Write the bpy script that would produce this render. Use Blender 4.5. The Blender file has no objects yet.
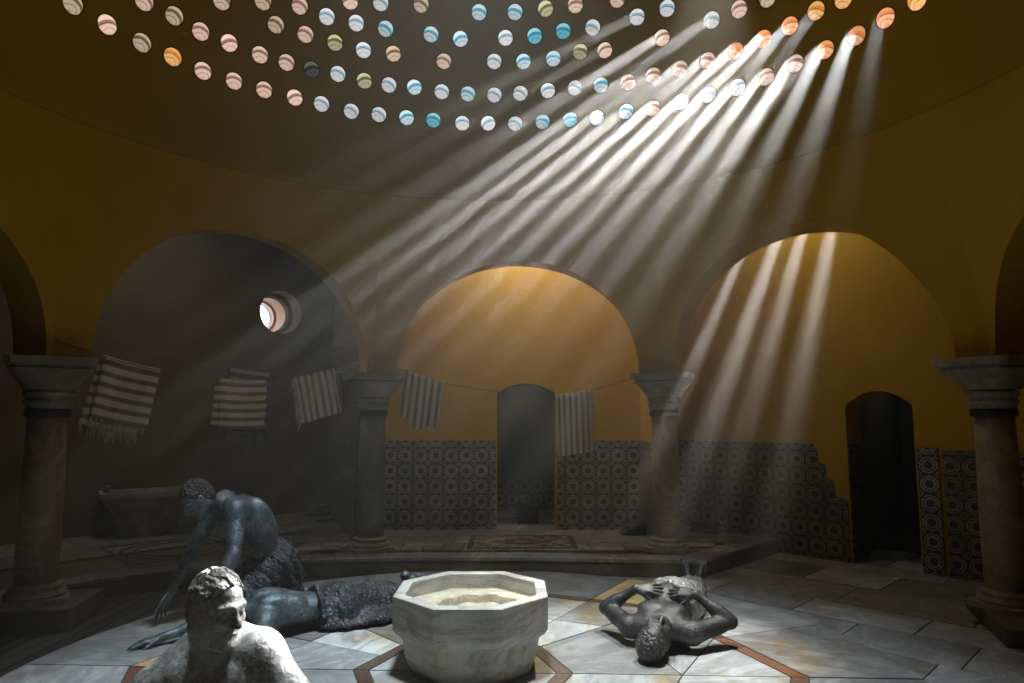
import bpy, bmesh, math, random
import numpy as np
from mathutils import Vector, Matrix
from mathutils.geometry import tessellate_polygon

S = bpy.context.scene
C = S.collection
PI = math.pi
rnd = random.Random(7)

# ------------------------------------------------------------------ camera, world, exposure, lights
cam_data = bpy.data.cameras.new('camera')
cam_data.sensor_width = 36.0
cam_data.lens = 683.0 / 1024.0 * 36.0
cam_data.clip_start = 0.05
cam = bpy.data.objects.new('camera', cam_data)
cam.location = (0, 0, 1.75)
cam.rotation_euler = (PI / 2 + math.atan(73.5 / 683.0), 0, 0)
C.objects.link(cam)
S.camera = cam

S.view_settings.view_transform = 'Standard'
S.view_settings.look = 'None'
S.view_settings.gamma = 1.0
S.view_settings.use_curve_mapping = False
S.view_settings.exposure = 0.0
S.cycles.use_denoising = True
S.cycles.use_adaptive_sampling = False
S.cycles.max_bounces = 6
S.cycles.diffuse_bounces = 4
S.cycles.glossy_bounces = 3
S.cycles.transmission_bounces = 3
S.cycles.volume_bounces = 0
S.cycles.volume_step_rate = 0.5
S.cycles.sample_clamp_indirect = 3.0
S.cycles.caustics_reflective = False
S.cycles.caustics_refractive = False

W = bpy.data.worlds.new('world')
S.world = W
W.use_nodes = True
W.node_tree.nodes['Background'].inputs[0].default_value = (0.5, 0.6, 0.8, 1)
W.node_tree.nodes['Background'].inputs[1].default_value = 0.004

DOME_C = Vector((-0.21, 4.20, 4.49)); DOME_R = 4.33
SUN = Vector((0.4308, 0.6906, 0.5810)).normalized()      # towards the sun


def dome_pt(az, el, r=DOME_R):
    a, e = math.radians(az), math.radians(el)
    return DOME_C + Vector((math.cos(e) * math.sin(a), math.cos(e) * math.cos(a), math.sin(e))) * r


def area(name, loc, direction, size, power, color=(1, 1, 1), spread=180):
    l = bpy.data.lights.new(name, 'AREA')
    l.shape = 'DISK'; l.size = size; l.energy = power; l.color = color
    l.spread = math.radians(spread)
    o = bpy.data.objects.new(name, l)
    o.location = loc
    o.rotation_euler = Vector(direction).to_track_quat('-Z', 'Y').to_euler()
    C.objects.link(o)
    return o


def spot(name, loc, target, power, cone, blend=0.5, color=(1, 1, 1), radius=0.05):
    l = bpy.data.lights.new(name, 'SPOT')
    l.energy = power; l.color = color; l.spot_size = math.radians(cone); l.spot_blend = blend
    l.shadow_soft_size = radius
    o = bpy.data.objects.new(name, l)
    o.location = loc
    o.rotation_euler = (Vector(target) - Vector(loc)).to_track_quat('-Z', 'Y').to_euler()
    C.objects.link(o)
    return o


# sunbeams that come in through the round dome skylights: (azimuth, elevation, strength)
BEAM = 9.0
beams = [(13.0, 13.1, .25), (17.6, 13, .4), (22.6, 13, .5), (27.1, 13, .75), (31.8, 13, .8), (36.3, 13, .85),
         (40.9, 13, .9), (45.4, 13, .8), (49.9, 13, 1.0), (54.4, 13, .5), (58.9, 13, .45), (63.0, 13, .08),
         (23.3, 18, .4), (27.7, 18, .6), (32.2, 18, .6), (36.8, 18, .65), (41.4, 18, .8), (45.9, 18, .8),
         (50.1, 18, .4), (54.2, 18, .12),
         (19.8, 23.2, .1), (29.9, 23.1, .45), (38.5, 23.3, .25), (26.1, 27, .14)]
for az, el, k in beams:
    p = dome_pt(az, el, DOME_R - 0.11)
    area('sunbeam_light', p, -SUN, 0.11, BEAM * k, (0.97, 1.0, 0.94), 1.6)
# sunbeams of the small high window in the right bay
for q, k in (((3.50, 8.60, 4.22), 1.3), ((3.80, 8.44, 4.46), 1.5), ((4.06, 8.26, 4.46), 1.5), ((3.14, 8.98, 4.02), 0.9)):
    area('sunbeam_light', q, -SUN, 0.13, 4.0 * k, (1.0, 0.95, 0.86), 3.0)
area('passage_fill_light', (.2, 11.3, 2.45), (0, 0, -1), .25, 2.2, (1, .97, .9), 170)  # added fill lamps so the passage walls and step show
area('passage_fill_light', (5.55, 9.35, 2.45), (0, 0, -1), .25, .4, (1, .97, .9), 170)
# unseen cool fill added at the dome top, replacing the skylights' soft light
area('dome_fill_light', (-0.25, 4.6, 8.55), (0, 0, -1), 0.9, 120, (0.80, 0.92, 1.0), 50)
# added spot high in the dome, steeper than the sun, lighting the reclining figure
spot('patch_fill_spot', dome_pt(50, 42, 4.1), (0.95, 5.25, 0), 2900, 24, 0.7, (1.0, 0.93, 0.81), 0.04)
_h = dome_pt(54.4, 13.2, DOME_R - .11)
area('sunbeam_light', _h, Vector((-1.05, 2.64, 0.86)) - _h, 0.11, 3.6, (1.0, 0.99, 0.95), 5.5)  # extra beam bent off the sun direction to light the foreground figure
# light in the bays behind the arches
area('bay_light', (-4.4, 8.3, 5.05), (0, 0.1, -1), 0.5, 15, (1.0, 0.95, 0.86), 150)  # added ceiling fill for the dim left bay floor
area('bay_light', (-4.3, 11.66, 3.44), SUN * 0 + Vector((.7, -.7, -.35)), 0.45, 0.8, (0.95, 0.97, 1.0), 140)
area('bay_light', (0.2, 9.15, 5.05), (0, 0.25, -1), 0.5, 42, (1.0, 0.95, 0.82), 170)
area('bay_light', (3.3, 8.3, 5.05), (0.2, 0.2, -1), 0.5, 13, (1.0, 0.93, 0.76), 170)


# ------------------------------------------------------------------ materials
def nmat(name):
    m = bpy.data.materials.new(name)
    m.use_nodes = True
    nt = m.node_tree
    b = nt.nodes['Principled BSDF']
    return m, nt, b


class NT:
    """tiny helper for node trees"""
    def __init__(s, nt): s.nt = nt
    def n(s, t, **kw):
        x = s.nt.nodes.new(t)
        for k, v in kw.items():
            if k.startswith('i_'):
                key = k[2:]
                x.inputs[int(key) if key.isdigit() else key].default_value = v
            else: setattr(x, k, v)
        return x
    def l(s, a, b): s.nt.links.new(a, b)
    def math(s, op, a, b=None, c=None):
        x = s.n('ShaderNodeMath', operation=op)
        for i, v in enumerate((a, b, c)):
            if v is None: continue
            if isinstance(v, (int, float)): x.inputs[i].default_value = v
            else: s.l(v, x.inputs[i])
        return x.outputs[0]
    def mix(s, f, a, b, mode='MIX'):
        x = s.n('ShaderNodeMix', data_type='RGBA', blend_type=mode)
        for i, v in ((0, f), (6, a), (7, b)):
            if isinstance(v, (int, float)): x.inputs[i].default_value = v
            elif isinstance(v, tuple): x.inputs[i].default_value = v if len(v) == 4 else (*v, 1)
            else: s.l(v, x.inputs[i])
        return x.outputs[2]
    def noise(s, scale, detail=4, rough=.55, vec=None, dist=0.0):
        x = s.n('ShaderNodeTexNoise')
        x.inputs['Scale'].default_value = scale; x.inputs['Detail'].default_value = detail
        x.inputs['Roughness'].default_value = rough; x.inputs['Distortion'].default_value = dist
        if vec is not None: s.l(vec, x.inputs['Vector'])
        return x.outputs[0]
    def ramp(s, f, stops):
        x = s.n('ShaderNodeValToRGB')
        cr = x.color_ramp
        while len(cr.elements) > 1: cr.elements.remove(cr.elements[-1])
        for i, (p, c) in enumerate(stops):
            e = cr.elements[0] if i == 0 else cr.elements.new(p)
            e.position = p; e.color = c if len(c) == 4 else (*c, 1)
        s.l(f, x.inputs[0])
        return x.outputs[0]
    def obj(s): return s.n('ShaderNodeTexCoord').outputs['Object']
    def bump(s, h, strength, dist, b):
        x = s.n('ShaderNodeBump'); x.inputs['Strength'].default_value = strength
        x.inputs['Distance'].default_value = dist
        s.l(h, x.inputs['Height']); s.l(x.outputs[0], b.inputs['Normal'])


def plaster(name, c1, c2, rough=.85):
    m, nt, b = nmat(name); t = NT(nt); o = t.obj()
    n1 = t.noise(1.3, 5, .6, o); n2 = t.noise(18, 4, .6, o)
    col = t.mix(t.ramp(n1, [(.35, (0, 0, 0)), (.7, (1, 1, 1))]), c1, c2)
    col = t.mix(.25, col, t.mix(n2, (c1[0] * .6, c1[1] * .6, c1[2] * .6), c2))
    t.l(col, b.inputs['Base Color']); b.inputs['Roughness'].default_value = rough
    b.inputs['Specular IOR Level'].default_value = .2
    t.bump(n2, .25, .01, b)
    return m


M = {}
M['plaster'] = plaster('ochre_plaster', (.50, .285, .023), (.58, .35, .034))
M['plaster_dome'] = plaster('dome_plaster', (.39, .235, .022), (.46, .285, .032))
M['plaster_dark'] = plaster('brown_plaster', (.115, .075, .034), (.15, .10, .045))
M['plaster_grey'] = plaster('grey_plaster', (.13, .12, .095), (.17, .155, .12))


def tile_mat(name, navy, cream, gold):
    m, nt, b = nmat(name); t = NT(nt)
    uv = t.n('ShaderNodeUVMap').outputs[0]
    sx = t.n('ShaderNodeSeparateXYZ'); t.l(uv, sx.inputs[0])
    P = 0.215
    def cell(off):
        x = t.math('SUBTRACT', t.math('FRACT', t.math('ADD', t.math('DIVIDE', sx.outputs[0], P), off)), .5)
        y = t.math('SUBTRACT', t.math('FRACT', t.math('ADD', t.math('DIVIDE', sx.outputs[1], P), off)), .5)
        r = t.math('SQRT', t.math('ADD', t.math('MULTIPLY', x, x), t.math('MULTIPLY', y, y)))
        a = t.math('ARCTAN2', y, x)
        return x, y, r, a
    def ring(r, r0, w):
        return t.math('LESS_THAN', t.math('ABSOLUTE', t.math('SUBTRACT', r, r0)), w)
    x, y, r, a = cell(0.0)
    wav = t.math('MULTIPLY', t.math('COSINE', t.math('MULTIPLY', a, 8)), .02)
    r1 = t.math('ADD', r, wav)
    big = t.math('MAXIMUM', ring(t.math('ADD', r, t.math('MULTIPLY', t.math('COSINE', t.math('MULTIPLY', a, 10)), .018)), .40, .038), ring(r1, .25, .042))
    petals = t.math('MULTIPLY', t.math('LESS_THAN', r, .33), t.math('GREATER_THAN', t.math('MULTIPLY', t.math('COSINE', t.math('MULTIPLY', a, 8)), t.math('GREATER_THAN', r, .27)), .5))
    x2, y2, r2, a2 = cell(0.5)
    r3 = t.math('ADD', r2, t.math('MULTIPLY', t.math('COSINE', t.math('MULTIPLY', a2, 8)), .018))
    small = t.math('MAXIMUM', ring(r3, .155, .026), t.math('LESS_THAN', r2, .05))
    mask = t.math('MAXIMUM', t.math('MAXIMUM', big, small), petals)
    o = t.obj()
    n = t.noise(5, 4, .6, o); n2 = t.noise(60, 2, .5, o)
    mask = t.math('MULTIPLY', mask, t.ramp(n, [(.28, (.35, .35, .35)), (.55, (1, 1, 1))]))
    lc = t.mix(n2, cream, gold)
    col = t.mix(mask, t.mix(n2, navy, (navy[0] * 1.8, navy[1] * 1.6, navy[2] * 1.4)), lc)
    # grout between the square tiles
    gx = t.math('GREATER_THAN', t.math('ABSOLUTE', x), .492); gy = t.math('GREATER_THAN', t.math('ABSOLUTE', y), .492)
    col = t.mix(t.math('MULTIPLY', t.math('MAXIMUM', gx, gy), .3), col, (.06, .05, .04))
    t.l(col, b.inputs['Base Color']); b.inputs['Roughness'].default_value = .45
    return m


M['tile'] = tile_mat('blue_ring_tiles', (.020, .026, .038), (.50, .47, .38), (.38, .33, .22))
M['tile_dark'] = tile_mat('dark_ring_tiles', (.022, .022, .025), (.34, .28, .17), (.24, .18, .07))  # ring tiles in darker, browner colours


def marble(name, base, vein, vscale=2.2, rough=.42, tone_attr=False, amount=.55, stains=None, rotz=0.0, thin=False, stretch=(1, 2.6, 1.6)):
    m, nt, b = nmat(name); t = NT(nt); o = t.obj()
    mp = t.n('ShaderNodeMapping'); t.l(o, mp.inputs[0]); mp.inputs['Scale'].default_value = stretch
    mp.inputs['Rotation'].default_value = (0, 0, rotz)
    vec = mp.outputs[0]
    if tone_attr:
        at = t.n('ShaderNodeAttribute'); at.attribute_name = 'slab'
        ad = t.n('ShaderNodeVectorMath', operation='MULTIPLY_ADD')
        t.l(at.outputs['Vector'], ad.inputs[0]); ad.inputs[1].default_value = (9, 13, 7); t.l(o, ad.inputs[2])
        rt = t.n('ShaderNodeVectorRotate'); rt.rotation_type = 'Z_AXIS'
        t.l(ad.outputs[0], rt.inputs['Vector'])
        sp = t.n('ShaderNodeSeparateColor'); t.l(at.outputs['Color'], sp.inputs[0])
        t.l(t.math('MULTIPLY', sp.outputs[1], 6.2), rt.inputs['Angle'])
        t.l(rt.outputs[0], mp.inputs[0])
    w = t.noise(vscale, 7, .62, vec, 1.1)
    veins = t.ramp(w, [(.40, (1, 1, 1)), (.49, (.15, .15, .15)), (.53, (.05, .05, .05)), (.60, (.8, .8, .8)), (.75, (.35, .35, .35))])
    if thin: veins = t.ramp(w, [(.43, (1, 1, 1)), (.475, (.8, .8, .8)), (.495, (.1, .1, .1)), (.51, (0, 0, 0)), (.53, (.75, .75, .75)), (.60, (1, 1, 1)), (.72, (.7, .7, .7))])
    fine = t.noise(34, 4, .6, o)
    col = t.mix(t.math('MULTIPLY', t.math('SUBTRACT', 1.0, veins), amount), base, vein)
    col = t.mix(.16, col, t.mix(fine, (.05, .05, .05), (1, 1, 1)), 'OVERLAY')
    if tone_attr:
        br = t.math('MULTIPLY_ADD', sp.outputs[0], .75, .45)
        col = t.mix(1.0, col, br, 'MULTIPLY')
    if stains:
        st = t.ramp(t.noise(.9, 5, .65, o, .6), [(.50, (0, 0, 0)), (.66, (1, 1, 1))])
        f = t.math('MULTIPLY', st, .95)
        if tone_attr: f = t.math('MULTIPLY', f, t.math('MULTIPLY_ADD', sp.outputs[2], 1.1, .2))
        col = t.mix(f, col, stains, 'MULTIPLY')
        gr = t.ramp(t.noise(2.7, 6, .7, o), [(.44, (0, 0, 0)), (.72, (1, 1, 1))])
        col = t.mix(t.math('MULTIPLY', gr, .55), col, (.10, .085, .065))
    t.l(col, b.inputs['Base Color'])
    rr = t.math('MULTIPLY_ADD', fine, .3, rough - .15)
    t.l(rr, b.inputs['Roughness'])
    t.bump(t.math('ADD', w, t.math('MULTIPLY', fine, .5)), .18, .012, b)
    return m


M['floor_slab'] = marble('floor_marble', (.50, .52, .52), (.17, .19, .20), 1.5, .40, True, .6, (.80, .50, .14))
M['onyx'] = marble('yellow_marble', (.70, .57, .30), (.46, .24, .07), 2.4, .40, True, .6, (.8, .55, .2))
M['rust'] = marble('rust_marble', (.17, .070, .034), (.08, .038, .023), 4, .45, True, .7, (.7, .45, .2))
M['umber'] = marble('brown_marble', (.115, .075, .055), (.05, .035, .03), 4, .5, True, .7, (.7, .5, .3))
M['platform'] = marble('platform_stone', (.28, .26, .215), (.10, .09, .08), 1.6, .55, True, .6, (.7, .5, .25))
M['riser'] = marble('riser_stone', (.13, .095, .055), (.06, .045, .03), 2.5, .65, False, .6, (.7, .5, .25))
M['boards'] = marble('dark_boards', (.055, .045, .035), (.025, .02, .017), 3, .6, True, .6)
M['basin'] = marble('basin_marble', (.44, .425, .37), (.07, .08, .09), 1.5, .5, False, .45, (.88, .74, .5), .25, True, (.6, .6, 3.2))
M['basin_inside'] = marble('basin_inside_stone', (.50, .46, .36), (.28, .20, .10), 5, .7, False, .6, (.8, .55, .25))
M['column'] = marble('column_marble', (.35, .28, .15), (.13, .085, .045), 2.0, .5, False, .55, (.7, .45, .18))
M['column_grey'] = marble('column_grey_marble', (.17, .165, .15), (.08, .08, .08), 2.0, .5, False, .5, (.7, .6, .45))
M['capital'] = marble('capital_stone', (.33, .28, .20), (.12, .10, .08), 3.5, .65, False, .6, (.75, .6, .4))
M['trough'] = marble('trough_stone', (.34, .32, .27), (.16, .15, .13), 2.5, .65, False, .5, (.75, .6, .4))


def simple(name, col, rough=.6, metal=0.0, noise_amt=.3, scale=20):
    m, nt, b = nmat(name); t = NT(nt)
    n = t.noise(scale, 4, .6, t.obj())
    t.l(t.mix(n, tuple(c * (1 - noise_amt) for c in col), tuple(c * (1 + noise_amt) for c in col)), b.inputs['Base Color'])
    b.inputs['Roughness'].default_value = rough; b.inputs['Metallic'].default_value = metal
    return m


M['iron'] = simple('iron_band', (.02, .021, .024), .55, .4)
M['joint'] = simple('floor_joint', (.045, .038, .03), .9)
M['inlay'] = simple('dark_inlay', (.035, .033, .035), .5)
M['black'] = simple('black_plastic', (.014, .014, .016), .5)
M['rope'] = simple('rope_fibre', (.16, .14, .11), .9)
M['white'] = simple('white_enamel', (.45, .45, .46), .4)
M['rim'] = simple('skylight_rim', (.085, .06, .03), .8)
M['moulding'] = plaster('moulding_plaster', (.24, .145, .02), (.30, .18, .03))


def bronze(name, c_dark, c_mid, c_light, metal=.55, rough=.42, bump_scale=90, folds=False, lift=0.0):
    m, nt, b = nmat(name); t = NT(nt); o = t.obj()
    n1 = t.noise(7, 6, .65, o); n2 = t.noise(45, 5, .65, o); n3 = t.noise(bump_scale, 4, .6, o)
    f = t.math('ADD', t.math('MULTIPLY', n1, .6), t.math('MULTIPLY', n2, .4))
    col = t.ramp(f, [(.36 - lift, c_dark), (.52 - lift, c_mid), (.68 - lift, c_light)])
    pit = t.ramp(n3, [(.32, (.35, .35, .35)), (.5, (1, 1, 1))])
    col = t.mix(.7, col, pit, 'MULTIPLY')
    t.l(col, b.inputs['Base Color'])
    b.inputs['Metallic'].default_value = metal
    t.l(t.math('MULTIPLY_ADD', n2, .35, rough - .17), b.inputs['Roughness'])
    h = t.math('ADD', t.math('MULTIPLY', n2, .6), t.math('MULTIPLY', n3, .5))
    if folds:
        wv = t.n('ShaderNodeTexWave', bands_direction='DIAGONAL'); t.l(o, wv.inputs['Vector'])
        for kk, vv in (('Scale', 8.0), ('Distortion', 9.0), ('Detail', 4.0), ('Detail Scale', 2.2)): wv.inputs[kk].default_value = vv
        h = t.math('ADD', h, t.math('MULTIPLY', wv.outputs['Fac'], 1.3))
    t.bump(h, .5 if not folds else .8, .012, b)
    return m


M['bronze_dark'] = bronze('dark_bronze', (.026, .026, .027), (.055, .055, .055), (.14, .145, .15))
M['bronze_blue'] = bronze('blue_patina_bronze', (.055, .064, .074), (.13, .165, .19), (.32, .43, .50))
M['bronze_pale'] = bronze('pale_bronze', (.09, .085, .075), (.30, .30, .29), (.58, .58, .57), .25, .5, 60, False, .02)  # lighter, less metallic colours than the other bronzes
M['bronze_cloth'] = bronze('bronze_cloth', (.03, .034, .04), (.08, .092, .10), (.22, .26, .28), .55, .45, 80, True)
M['bronze_cloth_pale'] = bronze('sunlit_bronze_cloth', (.16, .16, .155), (.34, .34, .33), (.58, .58, .56), .45, .42, 80, True)  # paler than the other wraps: sunlight on the hips put into the colour
M['bronze_hair'] = bronze('bronze_hair', (.03, .03, .03), (.07, .068, .062), (.16, .155, .145), .5, .5, 45, True)
M['bronze_hair_pale'] = bronze('pale_bronze_hair', (.07, .062, .05), (.20, .19, .165), (.50, .50, .48), .25, .55, 45, True)


def towel_mat(name, pale, stripe, edge, n=5.0, axis=1):
    m, nt, b = nmat(name); t = NT(nt)
    uv = t.n('ShaderNodeUVMap').outputs[0]
    sx = t.n('ShaderNodeSeparateXYZ'); t.l(uv, sx.inputs[0])
    v = sx.outputs[axis]
    f = t.math('FRACT', t.math('MULTIPLY', v, n))
    band = t.math('LESS_THAN', t.math('ABSOLUTE', t.math('SUBTRACT', f, .5)), .23)
    thin = t.math('LESS_THAN', t.math('ABSOLUTE', t.math('SUBTRACT', f, .5)), .05)
    wv = t.math('MULTIPLY_ADD', t.math('SINE', t.math('MULTIPLY', sx.outputs[0], 420)), .08, .92)
    nz = t.noise(30, 3, .6, t.obj())
    col = t.mix(band, pale, stripe)
    col = t.mix(t.math('MULTIPLY', thin, .5), col, edge)
    col = t.mix(1.0, col, wv, 'MULTIPLY')
    col = t.mix(.3, col, t.mix(nz, (.3, .3, .3), (1, 1, 1)), 'MULTIPLY')
    t.l(col, b.inputs['Base Color']); b.inputs['Roughness'].default_value = .95
    b.inputs['Specular IOR Level'].default_value = .1
    return m


PALE = (.84, .76, .62); STR = (.33, .24, .18); EDG = (.10, .09, .11)
M['towel_h'] = towel_mat('towel_cross_stripes', PALE, STR, EDG, 5.6, 1)
M['towel_v'] = towel_mat('towel_long_stripes', PALE, (.42, .33, .26), EDG, 6.0, 0)
M['towel_blue'] = towel_mat('towel_grey_stripes', (.30, .30, .30), (.10, .105, .13), (.07, .08, .11), 6, 1)
M['towel_v_grey'] = towel_mat('towel_grey_long_stripes', (.36, .33, .30), (.15, .13, .12), EDG, 6, 0)
M['fringe'] = simple('cotton_fringe', (.50, .44, .35), .95)
M['fringe_grey'] = simple('grey_cotton_fringe', (.26, .25, .23), .95)


def glass_mat(name, top, band, body, low, strength):
    """daylit bottle glass: swirl bands plus the sky crescent and shadow arc of a recess, painted in"""
    m, nt, b = nmat(name); t = NT(nt); o = t.obj()
    info = t.n('ShaderNodeObjectInfo')
    sx = t.n('ShaderNodeSeparateXYZ'); t.l(o, sx.inputs[0])
    n = t.noise(11, 3, .5, o, .8)
    rr_ = t.math('MULTIPLY_ADD', info.outputs['Random'], .10, -.05)
    dx = t.math('SUBTRACT', sx.outputs[0], rr_); dy = t.math('ADD', sx.outputs[1], .10)
    dist = t.math('SQRT', t.math('ADD', t.math('MULTIPLY', dx, dx), t.math('MULTIPLY', dy, dy)))
    f = t.math('ADD', t.math('MULTIPLY', dist, 5.0), t.math('MULTIPLY_ADD', n, .16, -.08))
    dk = tuple(c * .22 for c in band)
    col = t.ramp(f, [(.04, low), (.22, body), (.34, body), (.37, tuple(c * .62 for c in low)), (.41, body), (.56, body), (.60, dk), (.65, band), (.73, band), (.77, top), (1.0, top)])  # top crescent and dark arc paint sky glow and recess shade
    br = t.math('MULTIPLY_ADD', info.outputs['Random'], .45, .75)
    e = t.mix(1.0, col, br, 'MULTIPLY')
    t.l(e, b.inputs['Emission Color'])
    b.inputs['Emission Strength'].default_value = strength
    t.l(col, b.inputs['Base Color']); b.inputs['Roughness'].default_value = .15
    try: m.cycles.emission_sampling = 'NONE'
    except Exception: pass
    return m


GL = {
    'amber': glass_mat('amber_glass', (1.0, .55, .14), (.9, .30, .06), (.95, .52, .20), (.75, .20, .05), .9),
    'orange': glass_mat('orange_glass', (1.0, .42, .16), (.95, .28, .10), (1.0, .50, .28), (.85, .20, .07), .9),
    'peach': glass_mat('peach_glass', (1.0, .76, .62), (.40, .20, .14), (.86, .60, .48), (.62, .32, .20), .75),
    'cream': glass_mat('cream_glass', (.95, .72, .45), (.26, .16, .06), (.70, .55, .40), (.42, .26, .12), .7),
    'white': glass_mat('white_glass', (.95, .97, 1.0), (.30, .50, .62), (.72, .72, .74), (.50, .45, .45), .85),
    'pale blue': glass_mat('pale_blue_glass', (.82, .97, 1.0), (.05, .48, .66), (.52, .62, .68), (.36, .40, .44), .8),
    'blue': glass_mat('blue_glass', (.40, .90, 1.0), (.02, .36, .55), (.12, .50, .62), (.10, .34, .42), .7),
    'olive': glass_mat('olive_glass', (.78, .80, .42), (.16, .18, .03), (.45, .43, .26), (.28, .24, .12), .7),
    'smoky': glass_mat('smoky_glass', (.16, .20, .14), (.02, .02, .02), (.06, .065, .06), (.03, .03, .03), .5),
}
m, nt, b = nmat('sky_light'); b.inputs['Base Color'].default_value = (.9, .93, 1, 1)
b.inputs['Emission Color'].default_value = (.93, .95, 1, 1); b.inputs['Emission Strength'].default_value = 6.0
M['sky'] = m
M['tunnel'] = simple('window_brick', (.42, .26, .19), .8, 0, .35, 60)


# ------------------------------------------------------------------ mesh helpers
def link_mesh(name, me, mat, parent=None, smooth=False):
    if smooth:
        me.polygons.foreach_set('use_smooth', [True] * len(me.polygons))
    o = bpy.data.objects.new(name, me)
    C.objects.link(o)
    mats = mat if isinstance(mat, (list, tuple)) else [mat]
    for x in mats: me.materials.append(x)
    if parent is not None: o.parent = parent
    return o


def obj_bm(name, bm, mat, parent=None, smooth=False):
    bmesh.ops.recalc_face_normals(bm, faces=bm.faces)
    me = bpy.data.meshes.new(name); bm.to_mesh(me); bm.free()
    return link_mesh(name, me, mat, parent, smooth)


def obj_pd(name, v, f, mat, parent=None, smooth=False, recalc=True):
    me = bpy.data.meshes.new(name); me.from_pydata([tuple(p) for p in v], [], f)
    if recalc:
        bm = bmesh.new(); bm.from_mesh(me); bmesh.ops.recalc_face_normals(bm, faces=bm.faces); bm.to_mesh(me); bm.free()
    me.update()
    return link_mesh(name, me, mat, parent, smooth)


def empty(name, loc, label, cat, group=None, rz=0):
    o = bpy.data.objects.new(name, None); C.objects.link(o)
    o.location = loc; o.rotation_euler = (0, 0, rz); o.empty_display_size = .1
    return tag(o, label, cat, group)


def tag(o, label, cat, group=None):
    o['label'] = label; o['category'] = cat
    if group: o['group'] = group
    return o


def struct(o, label=None):
    o['kind'] = 'structure'
    if label: o['label'] = label
    return o


def lathe(bm, prof, n=40, cx=0, cy=0, cap=True):
    rings = []
    for r, z in prof:
        rings.append([bm.verts.new((cx + r * math.cos(2 * PI * i / n), cy + r * math.sin(2 * PI * i / n), z)) for i in range(n)])
    for a, b_ in zip(rings, rings[1:]):
        for i in range(n):
            bm.faces.new((a[i], a[(i + 1) % n], b_[(i + 1) % n], b_[i]))
    if cap:
        bm.faces.new(rings[0][::-1]); bm.faces.new(rings[-1])
    return bm


def loft(bm, rings, cap0=True, cap1=True):
    R = [[bm.verts.new(p) for p in r] for r in rings]
    n = len(R[0])
    for a, b_ in zip(R, R[1:]):
        for i in range(n):
            bm.faces.new((a[i], a[(i + 1) % n], b_[(i + 1) % n], b_[i]))
    if cap0: bm.faces.new(R[0][::-1])
    if cap1: bm.faces.new(R[-1])
    return R


def box(bm, c, s, rz=0, bevel=0):
    mtx = Matrix.Translation(c) @ Matrix.Rotation(rz, 4, 'Z') @ Matrix.Diagonal((s[0], s[1], s[2], 1))
    r = bmesh.ops.create_cube(bm, size=1, matrix=mtx)
    if bevel:
        es = list({e for v in r['verts'] for e in v.link_edges})
        bmesh.ops.bevel(bm, geom=es, offset=bevel, segments=2, affect='EDGES', profile=.5)
    return bm


def tube(bm, pts, r, n=8, closed=False):
    pts = [Vector(p) for p in pts]
    rings = []
    up = Vector((0, 0, 1))
    N = len(pts)
    for i, p in enumerate(pts):
        if closed: d = pts[(i + 1) % N] - pts[i - 1]
        else: d = pts[min(i + 1, N - 1)] - pts[max(i - 1, 0)]
        d.normalize()
        a = d.cross(up)
        if a.length < 1e-4: a = Vector((1, 0, 0))
        a.normalize(); b_ = a.cross(d)
        rr = r[i] if isinstance(r, (list, tuple)) else r
        rings.append([bm.verts.new(p + (a * math.cos(2 * PI * k / n) + b_ * math.sin(2 * PI * k / n)) * rr) for k in range(n)])
    prs = list(zip(rings, rings[1:])) + ([(rings[-1], rings[0])] if closed else [])
    for A, B in prs:
        for k in range(n):
            bm.faces.new((A[k], A[(k + 1) % n], B[(k + 1) % n], B[k]))
    if not closed:
        bm.faces.new(rings[0][::-1]); bm.faces.new(rings[-1])
    return bm


def wall_panel(name, p0, p1, outline, holes, thick, mat, uvw=False, offset=0.0, parent=None):
    """flat wall from ground point p0 to p1; outline and holes in (u, z); thickness grows to the left of p0->p1"""
    p0 = Vector((*p0, 0)); p1 = Vector((*p1, 0))
    d = (p1 - p0).normalized(); nrm = Vector((-d.y, d.x, 0))
    loops = [outline] + list(holes)
    flat = [q for l in loops for q in l]
    tris = tessellate_polygon([[Vector((u, z, 0)) for u, z in l] for l in loops])
    nf = len(flat)
    v = [p0 + d * u + Vector((0, 0, z)) + nrm * offset for u, z in flat] + \
        [p0 + d * u + Vector((0, 0, z)) + nrm * (offset + thick) for u, z in flat]
    f = [tuple(t) for t in tris] + [tuple(i + nf for i in t[::-1]) for t in tris]
    b0 = 0
    for l in loops:
        n = len(l)
        for i in range(n):
            a, b_ = b0 + i, b0 + (i + 1) % n
            f.append((a, b_, b_ + nf, a + nf))
        b0 += n
    o = obj_pd(name, v, f, mat, parent)
    me = o.data
    uv = me.uv_layers.new(name='uv')
    for lp in me.loops:
        q = me.vertices[lp.vertex_index].co - p0
        uv.data[lp.index].uv = (q.dot(d) + q.dot(nrm), q.z)
    return o


def door_notch(u0, u1, zb, zs, zc, n=14):
    """outline points of an arched opening, from left foot to right foot"""
    pts = [(u0, zb), (u0, zs)]
    for i in range(1, n):
        t = i / n
        pts.append((u0 + (u1 - u0) * t, zs + (zc - zs) * math.sin(PI * t) ** .8))
    return pts + [(u1, zs), (u1, zb)]


# ------------------------------------------------------------------ the setting: drum, dome, walls
CORN = [(-1.70, 8.40), (1.86, 8.40), (4.28, 6.10), (4.28, 2.40), (1.80, 0.05), (-1.66, 0.05), (-4.12, 2.40), (-4.12, 6.10)]
ZS, ZCROWN, TH = 2.25, 3.72, 0.42


def smooth01(x):
    x = min(max(x, 0), 1); return x * x * (3 - 2 * x)


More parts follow.
